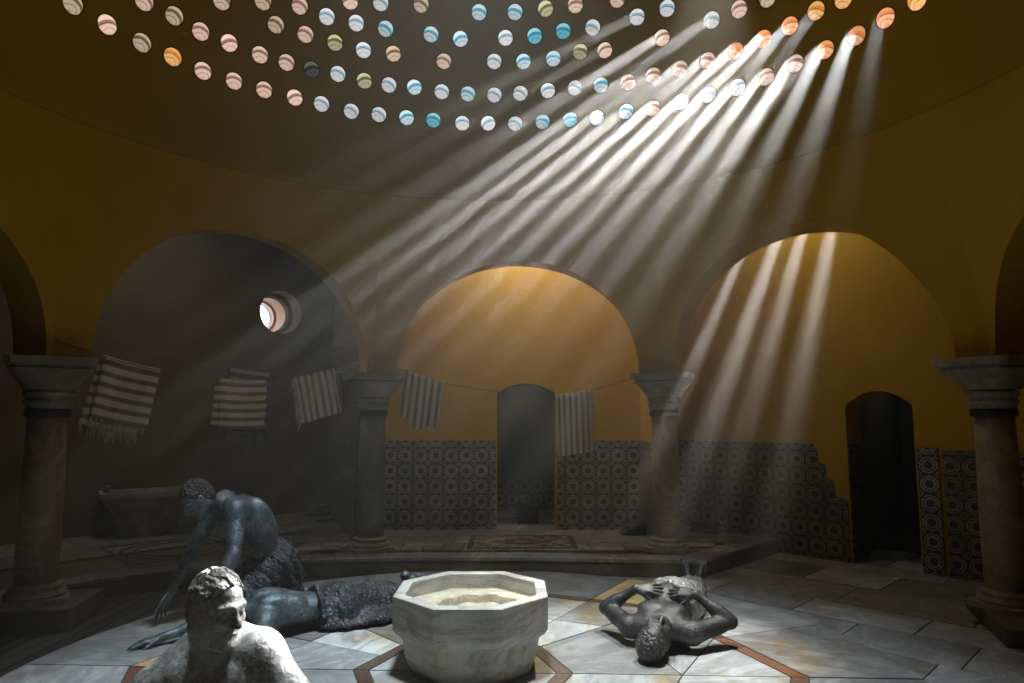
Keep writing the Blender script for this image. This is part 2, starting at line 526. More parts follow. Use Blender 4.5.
def drum_bay(name, k, mat):
    A, B_ = Vector(CORN[k]), Vector(CORN[(k + 1) % 8])
    Z_, D_ = Vector(CORN[k - 1]), Vector(CORN[(k + 2) % 8])
    tan = (B_ - A).normalized(); half = (B_ - A).length / 2; ow = half - (.20 if k in (1, 7) else .08 if k in (2, 6) else .29); du = {1: -.06, 7: .10}.get(k, 0); crown = ZCROWN + (.07 if k % 2 else -.03)
    nrm = Vector((-tan.y, tan.x)); mid = (A + B_) / 2
    def mitre(t1, t2):
        n1, n2 = Vector((-t1.y, t1.x)), Vector((-t2.y, t2.x))
        m_ = n1 + n2; return m_ / (1 + n1.dot(n2)) * TH
    mA = mitre((A - Z_).normalized(), tan); mB = mitre(tan, (D_ - B_).normalized())
    us = [-half + (half - ow + du) * i / 4 for i in range(4)] + [du - ow * math.cos(PI * i / 40) for i in range(41)] + \
         [du + ow + (half - ow - du) * (i + 1) / 4 for i in range(4)]
    rows = 16
    v, f = [], []
    def inner(u, z):
        q = mid + tan * u
        az = math.atan2(q.x - DOME_C.x, q.y - DOME_C.y)
        c = Vector((DOME_C.x + DOME_R * math.sin(az), DOME_C.y + DOME_R * math.cos(az)))
        w = smooth01((z - 2.3) / (4.25 - 2.3))
        return q.lerp(c, w)
    for side in (0, 1):
        for u in us:
            r_ = (u - du) / ow
            zb = ZS + (crown - ZS) * math.sqrt(max(0, 1 - r_ * r_)) if abs(r_) < 1 else ZS
            for j in range(rows + 1):
                z = zb + (4.49 - zb) * j / rows
                q = inner(u, z)
                if side:
                    q = mid + tan * u + mA.lerp(mB, (u + half) / (2 * half))
                v.append((q.x, q.y, z))
    nu, nr = len(us), rows + 1
    idx = lambda s, i, j: s * nu * nr + i * nr + j
    for i in range(nu - 1):
        for j in range(rows):
            f.append((idx(0, i, j), idx(0, i + 1, j), idx(0, i + 1, j + 1), idx(0, i, j + 1)))
            f.append((idx(1, i, j), idx(1, i, j + 1), idx(1, i + 1, j + 1), idx(1, i + 1, j)))
    nsm = len(f)
    for i in range(nu - 1):
        f.append((idx(0, i, 0), idx(1, i, 0), idx(1, i + 1, 0), idx(0, i + 1, 0)))
    o = obj_pd(name, v, f, mat, None, False, False)
    sm = [True] * nsm + [False] * (len(f) - nsm)
    o.data.polygons.foreach_set('use_smooth', sm)
    # keep the arris of the soffit sharp
    bm = bmesh.new(); bm.from_mesh(o.data)
    for e in bm.edges:
        if len(e.link_faces) == 2 and e.link_faces[0].smooth != e.link_faces[1].smooth: e.smooth = False
    bm.to_mesh(o.data); bm.free()
    return struct(o)


for k, nm in enumerate(('wall_back', 'wall_back_right', 'wall_side_right', 'wall_front_right', 'wall_front', 'wall_front_left', 'wall_side_left', 'wall_back_left')):
    drum_bay(nm, k, M['plaster'])

# dome shell
v, f = [], []
NA, NE = 160, 40
for j in range(NE):
    e = math.radians(90 * j / NE)
    for i in range(NA):
        a = 2 * PI * i / NA
        v.append(DOME_C + Vector((math.cos(e) * math.sin(a), math.cos(e) * math.cos(a), math.sin(e))) * DOME_R)
v.append(DOME_C + Vector((0, 0, DOME_R)))
for j in range(NE - 1):
    for i in range(NA):
        f.append((j * NA + i, j * NA + (i + 1) % NA, (j + 1) * NA + (i + 1) % NA, (j + 1) * NA + i))
for i in range(NA): f.append(((NE - 1) * NA + i, (NE - 1) * NA + (i + 1) % NA, len(v) - 1))
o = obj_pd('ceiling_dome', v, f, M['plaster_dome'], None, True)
sl = o.modifiers.new('thickness', 'SOLIDIFY'); sl.thickness = .12; sl.offset = 1
struct(o)
# thin moulding at the foot of the dome
bm = bmesh.new()
tube(bm, [DOME_C + Vector((math.sin(2 * PI * i / 120) * 4.335, math.cos(2 * PI * i / 120) * 4.335, 0)) for i in range(120)], .007, 6, True)
struct(obj_bm('trim_1', bm, M['moulding'], None, True))

ZT = 5.2
FL = -0.04                                  # general floor level
# ceiling over the bays, open under the dome
circ = [(DOME_C.x + 4.38 * math.cos(2 * PI * i / 64), DOME_C.y + 4.38 * math.sin(2 * PI * i / 64)) for i in range(64)]
outl = [(-7.4, -2.2), (6.4, -2.2), (6.4, 12.6), (-7.4, 12.6)]
tris = tessellate_polygon([[Vector((*p, 0)) for p in outl], [Vector((*p, 0)) for p in circ]])
struct(obj_pd('ceiling', [(x, y, ZT) for x, y in outl + circ], [tuple(t) for t in tris], M['plaster_grey']))

# centre bay
bx0, bx1, by = -1.85, 1.85, 9.80
L = bx1 - bx0
outline = [(0, FL)] + door_notch(-.215 - bx0, .617 - bx0, FL, 2.06, 2.20) + [(L, FL), (L, ZT), (0, ZT)]
struct(wall_panel('wall_center', (bx0, by), (bx1, by), outline, [], .45, M['plaster']))
# right bay
rx0, ry0, rx1, ry1 = 2.40, 10.30, 6.2, 6.5
LR = math.hypot(rx1 - rx0, ry1 - ry0)
ru = lambda x: (x - rx0) * math.sqrt(2)
outline = [(0, FL)] + door_notch(ru(4.15), ru(4.68), FL, 1.86, 2.04) + [(LR, FL), (LR, ZT), (0, ZT)]
struct(wall_panel('wall_bay_right', (rx0, ry0), (rx1, ry1), outline, [], .55, M['plaster']))
# left bay, with the round window
lx0, ly0, lx1, ly1 = -7.3, 7.70, -3.14, 11.86
LL = math.hypot(lx1 - lx0, ly1 - ly0)
wx, wy, wz, wr = -3.82, 11.18, 3.44, .36
wu = (wx - lx0) * math.sqrt(2)
hole = [(wu + wr * math.cos(2 * PI * i / 40), wz + wr * math.sin(2 * PI * i / 40)) for i in range(40)]
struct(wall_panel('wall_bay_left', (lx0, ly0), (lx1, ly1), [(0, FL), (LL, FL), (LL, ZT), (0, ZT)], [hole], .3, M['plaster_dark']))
# wedge piers between the bays
def prism(name, poly, z0, z1, mat):
    n = len(poly)
    v = [(x, y, z0) for x, y in poly] + [(x, y, z1) for x, y in poly]
    f = [tuple(range(n))[::-1], tuple(range(n, 2 * n))] + [(i, (i + 1) % n, (i + 1) % n + n, i + n) for i in range(n)]
    return obj_pd(name, v, f, mat)
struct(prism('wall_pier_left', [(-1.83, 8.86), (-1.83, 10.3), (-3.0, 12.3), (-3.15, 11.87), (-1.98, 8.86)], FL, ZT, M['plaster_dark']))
struct(prism('wall_pier_right', [(1.83, 8.86), (2.0, 8.86), (2.46, 10.26), (2.3, 10.6), (1.83, 10.3)], FL, ZT, M['plaster']))
# outer walls
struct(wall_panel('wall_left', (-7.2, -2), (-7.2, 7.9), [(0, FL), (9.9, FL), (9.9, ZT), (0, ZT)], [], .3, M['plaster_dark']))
struct(wall_panel('wall_right', (6.1, 6.7), (6.1, -2), [(0, FL), (8.7, FL), (8.7, ZT), (0, ZT)], [], .3, M['plaster']))
struct(wall_panel('wall_rear', (6.2, -1.9), (-7.3, -1.9), [(0, FL), (13.5, FL), (13.5, ZT), (0, ZT)], [], .3, M['plaster']))
# passages behind the two doorways
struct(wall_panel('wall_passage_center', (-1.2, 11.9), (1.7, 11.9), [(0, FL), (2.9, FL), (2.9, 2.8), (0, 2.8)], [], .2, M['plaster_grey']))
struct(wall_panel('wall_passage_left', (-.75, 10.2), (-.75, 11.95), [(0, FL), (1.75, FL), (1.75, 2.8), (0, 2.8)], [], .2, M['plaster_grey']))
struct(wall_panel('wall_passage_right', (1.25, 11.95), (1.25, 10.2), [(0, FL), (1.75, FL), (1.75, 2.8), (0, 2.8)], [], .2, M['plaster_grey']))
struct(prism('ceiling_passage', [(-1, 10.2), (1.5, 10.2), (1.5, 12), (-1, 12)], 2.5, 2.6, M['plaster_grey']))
q = .7071
def rw(u, w): return (rx0 + u * q + w * q, ry0 - u * q + w * q)      # right-bay wall frame: along, behind
u0, u1 = ru(4.15), ru(4.68)
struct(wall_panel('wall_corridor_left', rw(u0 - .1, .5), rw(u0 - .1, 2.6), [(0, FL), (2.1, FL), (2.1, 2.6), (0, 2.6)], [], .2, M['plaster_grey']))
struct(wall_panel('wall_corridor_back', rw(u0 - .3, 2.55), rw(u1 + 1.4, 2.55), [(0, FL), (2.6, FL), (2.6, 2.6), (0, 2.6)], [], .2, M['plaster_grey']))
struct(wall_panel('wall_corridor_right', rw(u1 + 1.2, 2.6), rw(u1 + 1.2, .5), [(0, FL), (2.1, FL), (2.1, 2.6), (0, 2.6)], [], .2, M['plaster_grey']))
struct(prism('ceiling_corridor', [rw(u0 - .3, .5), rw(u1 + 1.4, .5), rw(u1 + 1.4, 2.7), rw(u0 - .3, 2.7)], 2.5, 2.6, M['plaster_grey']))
struct(prism('floor_corridor_step', [rw(u0 - .3, 1.25), rw(u1 + 1.4, 1.25), rw(u1 + 1.4, 2.7), rw(u0 - .3, 2.7)], FL, .10, M['platform']))

# round window in the left bay: stepped tunnel through the wall, mesh-like brick ring, daylight at its end
dirv = Vector((-q, q, 0)); ctr = Vector((wx, wy, wz))
sidev = Vector((q, q, 0)); upv = Vector((0, 0, 1))
def wring(r, d, n=40): return [ctr + dirv * d + (sidev * math.cos(2 * PI * i / n) + upv * math.sin(2 * PI * i / n)) * r for i in range(n)]
bm = bmesh.new()
loft(bm, [wring(.36, -.01), wring(.36, .30), wring(.345, .31), wring(.345, .34), wring(.305, .35), wring(.305, .42), wring(.29, .42)], False, False)
w1 = struct(obj_bm('window_1', bm, M['plaster_dark'], None, False))
bm = bmesh.new()
loft(bm, [wring(.30, .42), wring(.30, .80), wring(.26, .80), wring(.26, .86)], False, False)
obj_bm('tunnel_lining', bm, M['tunnel'], w1)
bm = bmesh.new()
loft(bm, [wring(.26, .86), wring(.26, .98)], False, False)
obj_bm('inner_frame', bm, M['black'], w1)
bm = bmesh.new()
bm.faces.new([bm.verts.new(p) for p in wring(.262, .98)])
obj_bm('pane', bm, M['sky'], w1)

# tile dado
ZD = 1.39
def dado(name, p0, p1, u0, u1, z0, z1, mat, outline=None):
    o = wall_panel(name, p0, p1, outline or [(u0, z0), (u1, z0), (u1, z1), (u0, z1)], [], .02, mat, offset=-.021)
    return struct(o)
dado('trim_2', (bx0, by), (bx1, by), .04, -.215 - bx0 - .02, .15, ZD, M['tile'])
dado('trim_3', (bx0, by), (bx1, by), .617 - bx0 + .02, L - .04, .15, ZD, M['tile'])
uA = ru(4.15)
stepped = [(0, FL), (uA - .02, FL), (uA - .02, .72), (uA - .16, .74), (uA - .18, .92), (uA - .26, .96), (uA - .27, 1.12), (uA - .36, 1.16), (uA - .37, 1.30), (uA - .42, 1.38), (0, 1.38)]
dado('trim_4', (rx0, ry0), (rx1, ry1), 0, 0, 0, 0, M['tile_dark'], stepped)
uB = ru(4.68)
dado('trim_5', (rx0, ry0), (rx1, ry1), uB + .02, uB + .235, FL, 1.38, M['tile'])
dado('trim_6', (rx0, ry0), (rx1, ry1), uB + .275, LR - .02, FL, 1.36, M['tile_dark'])
# dado on the flanks of the piers
dado('trim_7', (-3.15, 11.87), (-1.98, 8.86), .05, 3.2, .15, ZD, M['tile_dark'])
dado('trim_8', (-1.83, 8.86), (-1.83, 9.78), .0, .9, .15, ZD, M['tile_dark'])
dado('trim_9', (1.83, 9.78), (1.83, 8.86), .0, .9, .15, ZD, M['tile_dark'])
struct(wall_panel('trim_11', rw(u0 + .004, .55), rw(u0 + .004, .0), [(0, FL), (.55, FL), (.55, 1.38), (0, 1.38)], [], .012, M['tile_dark'], offset=0))
dado('trim_10', (-1.2, 11.9), (1.7, 11.9), .2, 2.7, .15, .62, M['tile_dark'])


# ------------------------------------------------------------------ floor slabs
def slabs(name, polys, z, mats, gap=.006, depth=.03):
    """polys: list of (points, material index, tone). Each slab is an inset face with a small skirt"""
    bm = bmesh.new()
    lay = bm.loops.layers.float_color.new('slab')
    for pts, mi, tone in polys:
        P = [Vector((x, y)) for x, y in pts]
        ar = sum(P[i - 1].x * P[i].y - P[i].x * P[i - 1].y for i in range(len(P)))
        if ar < 0: P.reverse()
        n = len(P); ins = []
        for i in range(n):
            a, b_, c = P[i - 1], P[i], P[(i + 1) % n]
            d1 = (b_ - a).normalized(); d2 = (c - b_).normalized()
            n1 = Vector((-d1.y, d1.x)); n2 = Vector((-d2.y, d2.x))
            k = (n1 + n2); k = k / max(.25, 1 + n1.dot(n2))
            ins.append(b_ + k * gap)
        dz = rnd.uniform(-.002, .002)
        top = [bm.verts.new((p.x, p.y, z + dz)) for p in ins]
        bot = [bm.verts.new((p.x, p.y, z - depth)) for p in ins]
        fs = [bm.faces.new(top)] + [bm.faces.new((bot[i], bot[(i + 1) % n], top[(i + 1) % n], top[i])) for i in range(n)]
        col = (rnd.random() if tone is None else tone, rnd.random(), rnd.random(), 1)
        for fc in fs:
            fc.material_index = mi
            for lp in fc.loops: lp[lay] = col
    me = bpy.data.meshes.new(name); bm.to_mesh(me); bm.free()
    return struct(link_mesh(name, me, mats))


def plate(name, poly, z0, z1, mat): return struct(prism(name, poly, z0, z1, mat))


# ground under everything
plate('floor', [(-7.3, -2.1), (6.3, -2.1), (6.3, 6.6), (6.3, 13), (-7.3, 13)], FL - .1, FL - .012, M['joint'])
DC = Vector((-.34, 4.90)); DR = 3.10
plate('floor_disc_bed', [(DC.x + (DR - .01) * math.cos(2 * PI * i / 96), DC.y + (DR - .01) * math.sin(2 * PI * i / 96)) for i in range(96)], FL - .02, -.006, M['joint'])


def octo(ap, k): 
    a = math.radians(-2.5 + 45 * k)                  # vertex directions
    r = ap / math.cos(PI / 8)
    return Vector((DC.x + r * math.cos(a), DC.y + r * math.sin(a)))


polys = []
MATS = [M['floor_slab'], M['onyx'], M['rust'], M['umber']]
for k in range(8):
    a0, a1 = octo(.60, k), octo(.60, k + 1); b0, b1 = octo(.70, k), octo(.70, k + 1)
    c0, c1 = octo(1.38, k), octo(1.38, k + 1); d0, d1 = octo(2.05, k), octo(2.05, k + 1); e0, e1 = octo(2.16, k), octo(2.16, k + 1)
    polys.append(([octo(.2, k), octo(.2, k + 1), a1, a0], 0, .3))
    polys.append(([a0, a1, b1, b0], 3, None))
    m = [.5, .38, .6, .45, .55, .42, .62, .5][k]
    bm_, dm_, cm = b0.lerp(b1, m), d0.lerp(d1, m), c0.lerp(c1, m)
    if k % 2:
        polys.append(([b0, bm_, cm, c0], 0, None)); polys.append(([bm_, b1, c1, cm], 0, None))
        polys.append(([c0, cm, dm_, d0], 0, None)); polys.append(([cm, c1, d1, dm_], 0, None))
    else:
        polys.append(([b0, b1, c1.lerp(d1, .2), c0], 0, None))
        polys.append(([c0, c1.lerp(d1, .2), d1, dm_], 0, None)); polys.append(([c0, dm_, d0], 0, None))
    polys.append(([d0, dm_, e0.lerp(e1, m), e0], 2, None)); polys.append(([dm_, d1, e1, e0.lerp(e1, m)], 2 if k != 3 else 1, None))
    # outer ring, out to the round edge
    for (s0, s1) in ((0, m), (m, 1)):
        p0, p1 = e0.lerp(e1, s0), e0.lerp(e1, s1)
        t0 = math.atan2(p0.y - DC.y, p0.x - DC.x); t1 = math.atan2(p1.y - DC.y, p1.x - DC.x)
        if t1 < t0: t1 += 2 * PI
        arc = [Vector((DC.x + DR * math.cos(t1 + (t0 - t1) * i / 6), DC.y + DR * math.sin(t1 + (t0 - t1) * i / 6))) for i in range(7)]
        mi = 0
        if k == 1 and s0 == 0: mi = 1
        polys.append(([p0, p1] + arc, mi, None if mi == 0 else .7))
slabs('floor_disc', polys, 0.0, MATS)

# slabs of the general floor: rows parallel to the right-bay wall, cut where other floors lie
def row_slabs(o, d, n, lu, lv, rowh, lens, keep, mi=0, tone=None):
    o, d, n = Vector(o), Vector(d).normalized(), Vector(n).normalized()
    out, vv, row = [], 0.0, 0
    while vv < lv:
        h = rowh * rnd.uniform(.75, 1.3); u = -rnd.uniform(0, lens)
        while u < lu:
            w = lens * rnd.uniform(.6, 1.5)
            quad = [o + d * u + n * vv, o + d * (u + w) + n * vv, o + d * (u + w) + n * (vv + h), o + d * u + n * (vv + h)]
            c = sum(quad, Vector((0, 0))) / 4
            if keep(c): out.append((quad, mi, tone))
            u += w
        vv += h
    return out


keepR = lambda c: -1.4 < c.x < 6.0 and -1.8 < c.y < 13 and (c - DC).length > 2.7 and c.x + c.y < 16.5
slabs('floor_right', row_slabs((2.0, 13.5), (q, -q), (-q, -q), 9, 14, .62, 1.15, keepR, 0, None), FL - .004, [M['floor_slab']])
# dark boards of the gutter on the left
bd = []
for i in range(44):
    x0 = -7.1 + i * .13
    bd.append(([(x0, -1.8), (x0 + .125, -1.8), (x0 + .125, 7.4), (x0, 7.4)], 0, None))
slabs('floor_left', bd, FL + .002, [M['boards']], .004, .02)
# curved rust inlay on the right
v = []
polys = []
for i in range(9):
    a0, a1 = math.radians(-14 + i * 5.0), math.radians(-14 + (i + 1) * 5.0)
    cc = Vector((1.05, 2.55))
    polys.append(([cc + Vector((math.cos(a0), math.sin(a0))) * 1.62, cc + Vector((math.cos(a1), math.sin(a1))) * 1.62,
                   cc + Vector((math.cos(a1), math.sin(a1))) * 1.80, cc + Vector((math.cos(a0), math.sin(a0))) * 1.80], 0 if i % 3 else 1, None))
slabs('floor_inlay', polys, FL + .003, [M['rust'], M['umber']], .004, .01)

# raised platform
plat = [(-7.2, 3.2), (-5.0, 3.2), (-4.75, 5.35), (-4.55, 6.2), (-4.05, 6.95), (-3.45, 7.32), (-2.45, 7.80), (-1.2, 7.93), (0.2, 7.93), (2.10, 7.78), (4.05, 9.73), (2.6, 11.9), (1.2, 12.0),
        (-1.0, 12.0), (-3.0, 12.4), (-7.2, 8.2)]
plate('floor_platform', plat, FL, .118, M['riser'])
def inside(poly, c):
    r = False
    for i in range(len(poly)):
        (x1, y1), (x2, y2) = poly[i - 1], poly[i]
        if (y1 > c.y) != (y2 > c.y) and c.x < (x2 - x1) * (c.y - y1) / (y2 - y1) + x1: r = not r
    return r
# top paving: kerb stones along the front edge, then rows of slabs
top = []
front = [Vector(p) for p in plat[1:11]]
for i in range(len(front) - 1):
    a, b_ = front[i], front[i + 1]
    na = lambda k: (Vector((-(front[min(k + 1, len(front) - 1)] - front[max(k - 1, 0)]).y, (front[min(k + 1, len(front) - 1)] - front[max(k - 1, 0)]).x)).normalized())
    nsub = max(1, round((b_ - a).length / .9))
    for s in range(nsub):
        p, r_ = a.lerp(b_, s / nsub), a.lerp(b_, (s + 1) / nsub)
        n0, n1 = na(i).lerp(na(i + 1), s / nsub), na(i).lerp(na(i + 1), (s + 1) / nsub)
        top.append(([p - n0 * .02, r_ - n1 * .02, r_ + n1 * .30, p + n0 * .30], 0, None))
inner = [(-7.2, 3.2), (-5.3, 3.2), (-5.06, 5.4), (-4.85, 6.35), (-4.25, 7.2), (-3.6, 7.6), (-2.52, 8.10), (-1.2, 8.24), (0.2, 8.24), (1.98, 8.09), (3.8, 9.90), (2.5, 11.9), (1.2, 12.0), (-1.0, 12.0), (-3.0, 12.4), (-7.2, 8.2)]
# clip helper so the paving stops at the kerb
def clip_rows(poly, o, d, n, lu, lv, rowh, lens):
    out = []
    for quad, mi, tone in row_slabs(o, d, n, lu, lv, rowh, lens, lambda c: True):
        if all(inside(poly, p) for p in quad): out.append((quad, 0, None)); continue
        if not any(inside(poly, quad[0].lerp(quad[2], t)) or inside(poly, quad[1].lerp(quad[3], t)) for t in (.05, .3, .5, .7, .95)): continue
        # subdivide and keep the cells inside
        for i in range(4):
            for j in range(3):
                P = lambda s, t: quad[0].lerp(quad[1], s).lerp(quad[3].lerp(quad[2], s), t)
                cell = [P(i / 4, j / 3), P((i + 1) / 4, j / 3), P((i + 1) / 4, (j + 1) / 3), P(i / 4, (j + 1) / 3)]
                if sum(inside(poly, c) for c in cell) >= 3: out.append((cell, 0, None))
    return out
top += clip_rows(inner, (-2.4, 8.10), (1, 0), (0, 1), 6.5, 4.0, .62, 1.15)
top += clip_rows([p for p in inner if p[0] < -2.4], (-7.3, 5.4), (q, q), (-q, q), 8.5, 4.5, .8, 1.0)
slabs('floor_platform_paving', top, .15, [M['platform']], .005, .034)
# mosaic panel in front of the centre door and circle inlay in the left bay
polys = []
mx0, mx1, my0, my1 = -.55, .80, 8.42, 9.35
for i in range(18):
    for j in range(10):
        x0, y0 = mx0 + (mx1 - mx0) * i / 18, my0 + (my1 - my0) * j / 10
        u, w = abs((i + .5) / 18 - .5) * 2, abs((j + .5) / 10 - .5) * 2
        k = 1 if max(u, w) > .88 else (0 if abs(u + w - .75) < .13 or u + w < .2 else (2 if u + w < .75 else (0 if (i + j) % 3 == 0 else 3)))
        polys.append(([(x0, y0), (x0 + (mx1 - mx0) / 18, y0), (x0 + (mx1 - mx0) / 18, y0 + (my1 - my0) / 10), (x0, y0 + (my1 - my0) / 10)], k, None))
slabs('floor_mosaic', polys, .156, [M['capital'], M['boards'], M['rust'], M['umber']], .003, .01)
for rr, cx, cy, ww in ((.58, -4.05, 8.45, .02), (.44, -4.05, 8.45, .015)):
    pl = []
    for i in range(40):
        a0, a1 = 2 * PI * i / 40, 2 * PI * (i + 1) / 40
        P = lambda r, a: (cx + r * math.cos(a), cy + r * math.sin(a))
        pl.append(([P(rr - ww, a0), P(rr - ww, a1), P(rr + ww, a1), P(rr + ww, a0)], 0, .3))
    slabs('floor_circle_inlay', pl, .156, [M['inlay']], 0.0, .008)
pl = []
for a, b_ in (((-4.05, 7.55), (-3.12, 8.48)), ((-3.12, 8.48), (-4.05, 9.40)), ((-4.05, 9.40), (-4.97, 8.48)), ((-4.97, 8.48), (-4.05, 7.55))):
    a, b_ = Vector(a), Vector(b_); d = (b_ - a).normalized(); nn = Vector((-d.y, d.x)) * .016
    pl.append(([a - nn, b_ - nn, b_ + nn, a + nn], 0, .3))
slabs('floor_square_inlay', pl, .156, [M['inlay']], 0.0, .008)


# ------------------------------------------------------------------ columns
def sq_ring(h, z, n=40, pw=8.0, rot=0.0):
    out = []
    for i in range(n):
        a = 2 * PI * i / n + PI / n
        c, s = math.cos(a), math.sin(a)
        r = h / (abs(c) ** pw + abs(s) ** pw) ** (1 / pw)
        x, y = r * c, r * s
        out.append((x * math.cos(rot) - y * math.sin(rot), x * math.sin(rot) + y * math.cos(rot), z))
    return out


def column(loc, rot, label, shaft_mat, z0, block):
    root = empty('column', (*loc, 0), label, 'column', 'marble columns carrying the dome arches')
    bm = bmesh.new()
    lathe(bm, [(.160, z0 + .10), (.166, z0 + .5), (.163, z0 + 1.0), (.152, 1.745)], 48)
    obj_bm('shaft', bm, shaft_mat, root, True)
    bm = bmesh.new()
    lathe(bm, [(.162, 1.735), (.178, 1.742), (.182, 1.76), (.178, 1.80), (.162, 1.808)], 48)
    obj_bm('iron_band', bm, M['iron'], root, True)
    bm = bmesh.new()
    cr = lambda r, z: [(r * math.cos(2 * PI * i / 40 + PI / 40), r * math.sin(2 * PI * i / 40 + PI / 40), z) for i in range(40)]
    loft(bm, [cr(.165, 1.80), cr(.172, 1.83), cr(.192, 1.85), cr(.196, 1.875), cr(.178, 1.89), cr(.176, 1.905), cr(.20, 1.92), cr(.205, 1.945), cr(.19, 1.96),
              sq_ring(.20, 1.975, 40, 2.5, rot), sq_ring(.235, 2.03, 40, 3, rot), sq_ring(.285, 2.10, 40, 4, rot), sq_ring(.315, 2.135, 40, 6, rot),
              sq_ring(.318, 2.15, 40, 7, rot), sq_ring(.30, 2.158, 40, 8, rot), sq_ring(.30, 2.17, 40, 9, rot), sq_ring(.335, 2.185, 40, 12, rot), sq_ring(.345, 2.25, 40, 14, rot)])
    obj_bm('capital', bm, M['capital'], root, False)
    bm = bmesh.new()
    lathe(bm, [(.20, z0 + .045), (.225, z0 + .05), (.232, z0 + .07), (.222, z0 + .092), (.196, z0 + .10), (.192, z0 + .115), (.205, z0 + .125), (.205, z0 + .14), (.18, z0 + .15), (.172, z0 + .16)], 48)
    loft(bm, [sq_ring(.245, z0, 40, 12, rot), sq_ring(.245, z0 + .048, 40, 12, rot)])
    obj_bm('base', bm, M['capital'], root, False)
    if block:
        bm = bmesh.new()
        box(bm, (block[0], block[1], (FL + z0) / 2), (block[2], block[3], z0 - FL), block[4], .012)
        obj_bm('plinth_block', bm, M['riser'], root)
    return root


column(CORN[0], math.radians(22.5), 'grey marble column left of the central arch, dimmest shaft', M['column_grey'], .15, None)
column(CORN[1], math.radians(-22.5), 'warm veined marble column right of the central arch, behind the reclining figure', M['column'], .15, None)
column(CORN[7], math.radians(34), 'yellowish marble column at far left edge beside the striped towel', M['column'], .15, (0.0, .05, .78, .7, math.radians(10)))
column(CORN[2], math.radians(-67.5), 'tall marble column at right edge standing on a low stone block', M['column'], .10, (.22, -.22, 1.0, 1.15, math.radians(-20)))


# ------------------------------------------------------------------ marble basin in the middle of the disc
def oct_ring(ap, z, mixc=0.0, n=8, rot=math.radians(22.5), c=(0, 0)):
    out = []
    R = ap / math.cos(PI / 8)
    for k in range(8):
        a0 = rot + k * PI / 4; a1 = a0 + PI / 4
        p0, p1 = Vector((math.cos(a0), math.sin(a0))) * R, Vector((math.cos(a1), math.sin(a1))) * R
        for j in range(n):
            p = p0.lerp(p1, j / n)
            pc = p.normalized() * ap * 1.03
            p = p.lerp(pc, mixc)
            out.append((p.x + c[0], p.y + c[1], z))
    return out


bas = empty('marble_basin', (-.285, 5.05, 0), 'octagonal veined marble basin standing in the middle of the round marble floor', 'basin')
bas.scale = (.955, .955, 1.05)
bm = bmesh.new()
rot = math.radians(22.5)
loft(bm, [oct_ring(.425, 0.0, .35), oct_ring(.445, .03, .4), oct_ring(.475, .10, .45), oct_ring(.492, .18, .5), oct_ring(.497, .215, .45), oct_ring(.508, .235, .3),
          oct_ring(.535, .255, .1), oct_ring(.552, .285, 0), oct_ring(.555, .30, 0), oct_ring(.555, .489, 0), oct_ring(.549, .495, 0), oct_ring(.478, .495, 0), oct_ring(.472, .490, 0),
          oct_ring(.462, .385, 0)], True, False)
body = obj_bm('basin_body', bm, M['basin'], bas)
bm = bmesh.new()
circ = lambda r, z, c: [(c[0] + r * math.cos(math.radians(22.5) + 2 * PI * i / 64), c[1] + r * math.sin(math.radians(22.5) + 2 * PI * i / 64), z + .006 * math.sin(i * .9)) for i in range(64)]
cc = (.05, -.03)
loft(bm, [oct_ring(.466, .388), circ(.33, .395, cc), circ(.315, .385, cc), circ(.30, .335, cc), circ(.24, .315, cc)], False, True)
obj_bm('basin_floor', bm, M['basin_inside'], bas)


# ------------------------------------------------------------------ skylights in the dome
RINGS = [
 [(-65.8, 13.7), (-61.3, 13.4), (-56.6, 13.2), (-52.3, 13.1), (-47.9, 12.8), (-43.3, 12.9), (-38.7, 13.0), (-33.9, 13.1), (-29.6, 13.1), (-24.7, 12.9), (-20.1, 13.1), (-15.4, 13.2), (-10.8, 13.2), (-5.8, 13.0), (-1.3, 13.1), (3.4, 13.0), (8.2, 13.1), (13.0, 13.1), (17.6, 12.9), (22.6, 13.2), (27.1, 12.9), (31.8, 12.9), (36.3, 12.9), (40.9, 12.7), (45.4, 12.8), (49.9, 13.1), (54.4, 13.2), (58.9, 13.1), (63.0, 13.4), (67.3, 13.4)],
 [(-57.4, 18.4), (-53.1, 18.4), (-49.1, 17.9), (-44.8, 17.9), (-40.0, 17.8), (-35.8, 17.9), (-31.7, 17.9), (-27.4, 18.2), (-22.9, 18.0), (-18.7, 18.0), (-14.3, 18.2), (-9.5, 17.9), (-4.9, 17.8), (-0.2, 17.7), (4.4, 17.9), (9.3, 18.1), (14.1, 18.1), (18.6, 18.0), (23.3, 17.7), (27.7, 17.9), (32.2, 17.9), (36.8, 17.9), (41.4, 17.9), (45.9, 18.1), (50.1, 18.3), (54.2, 18.6), (58.2, 18.3)],
 [(-47.0, 23.0), (-38.3, 22.7), (-33.4, 22.7), (-28.4, 22.7), (-23.5, 22.6), (-18.3, 22.9), (-9.3, 22.7), (-0.2, 23.0), (5.1, 22.9), (10.5, 23.0), (15.4, 23.6), (19.8, 23.2), (29.9, 23.1), (38.5, 23.3), (43.1, 23.3), (47.7, 23.1)],
 [(-40.9, 25.2), (-35.0, 26.4), (-30.3, 26.1), (-25.2, 26.3), (-20.0, 26.4), (-11.8, 26.6), (-6.4, 26.3), (1.9, 26.6), (7.3, 26.7), (12.6, 27.0), (18.0, 26.9), (26.1, 27.0), (31.5, 27.0)],
 [(-26.7, 29.2), (-21.3, 30.0), (-13.9, 30.8), (-3.0, 30.4), (3.8, 30.4), (9.6, 30.6), (15.2, 30.6), (23.0, 30.2)]]
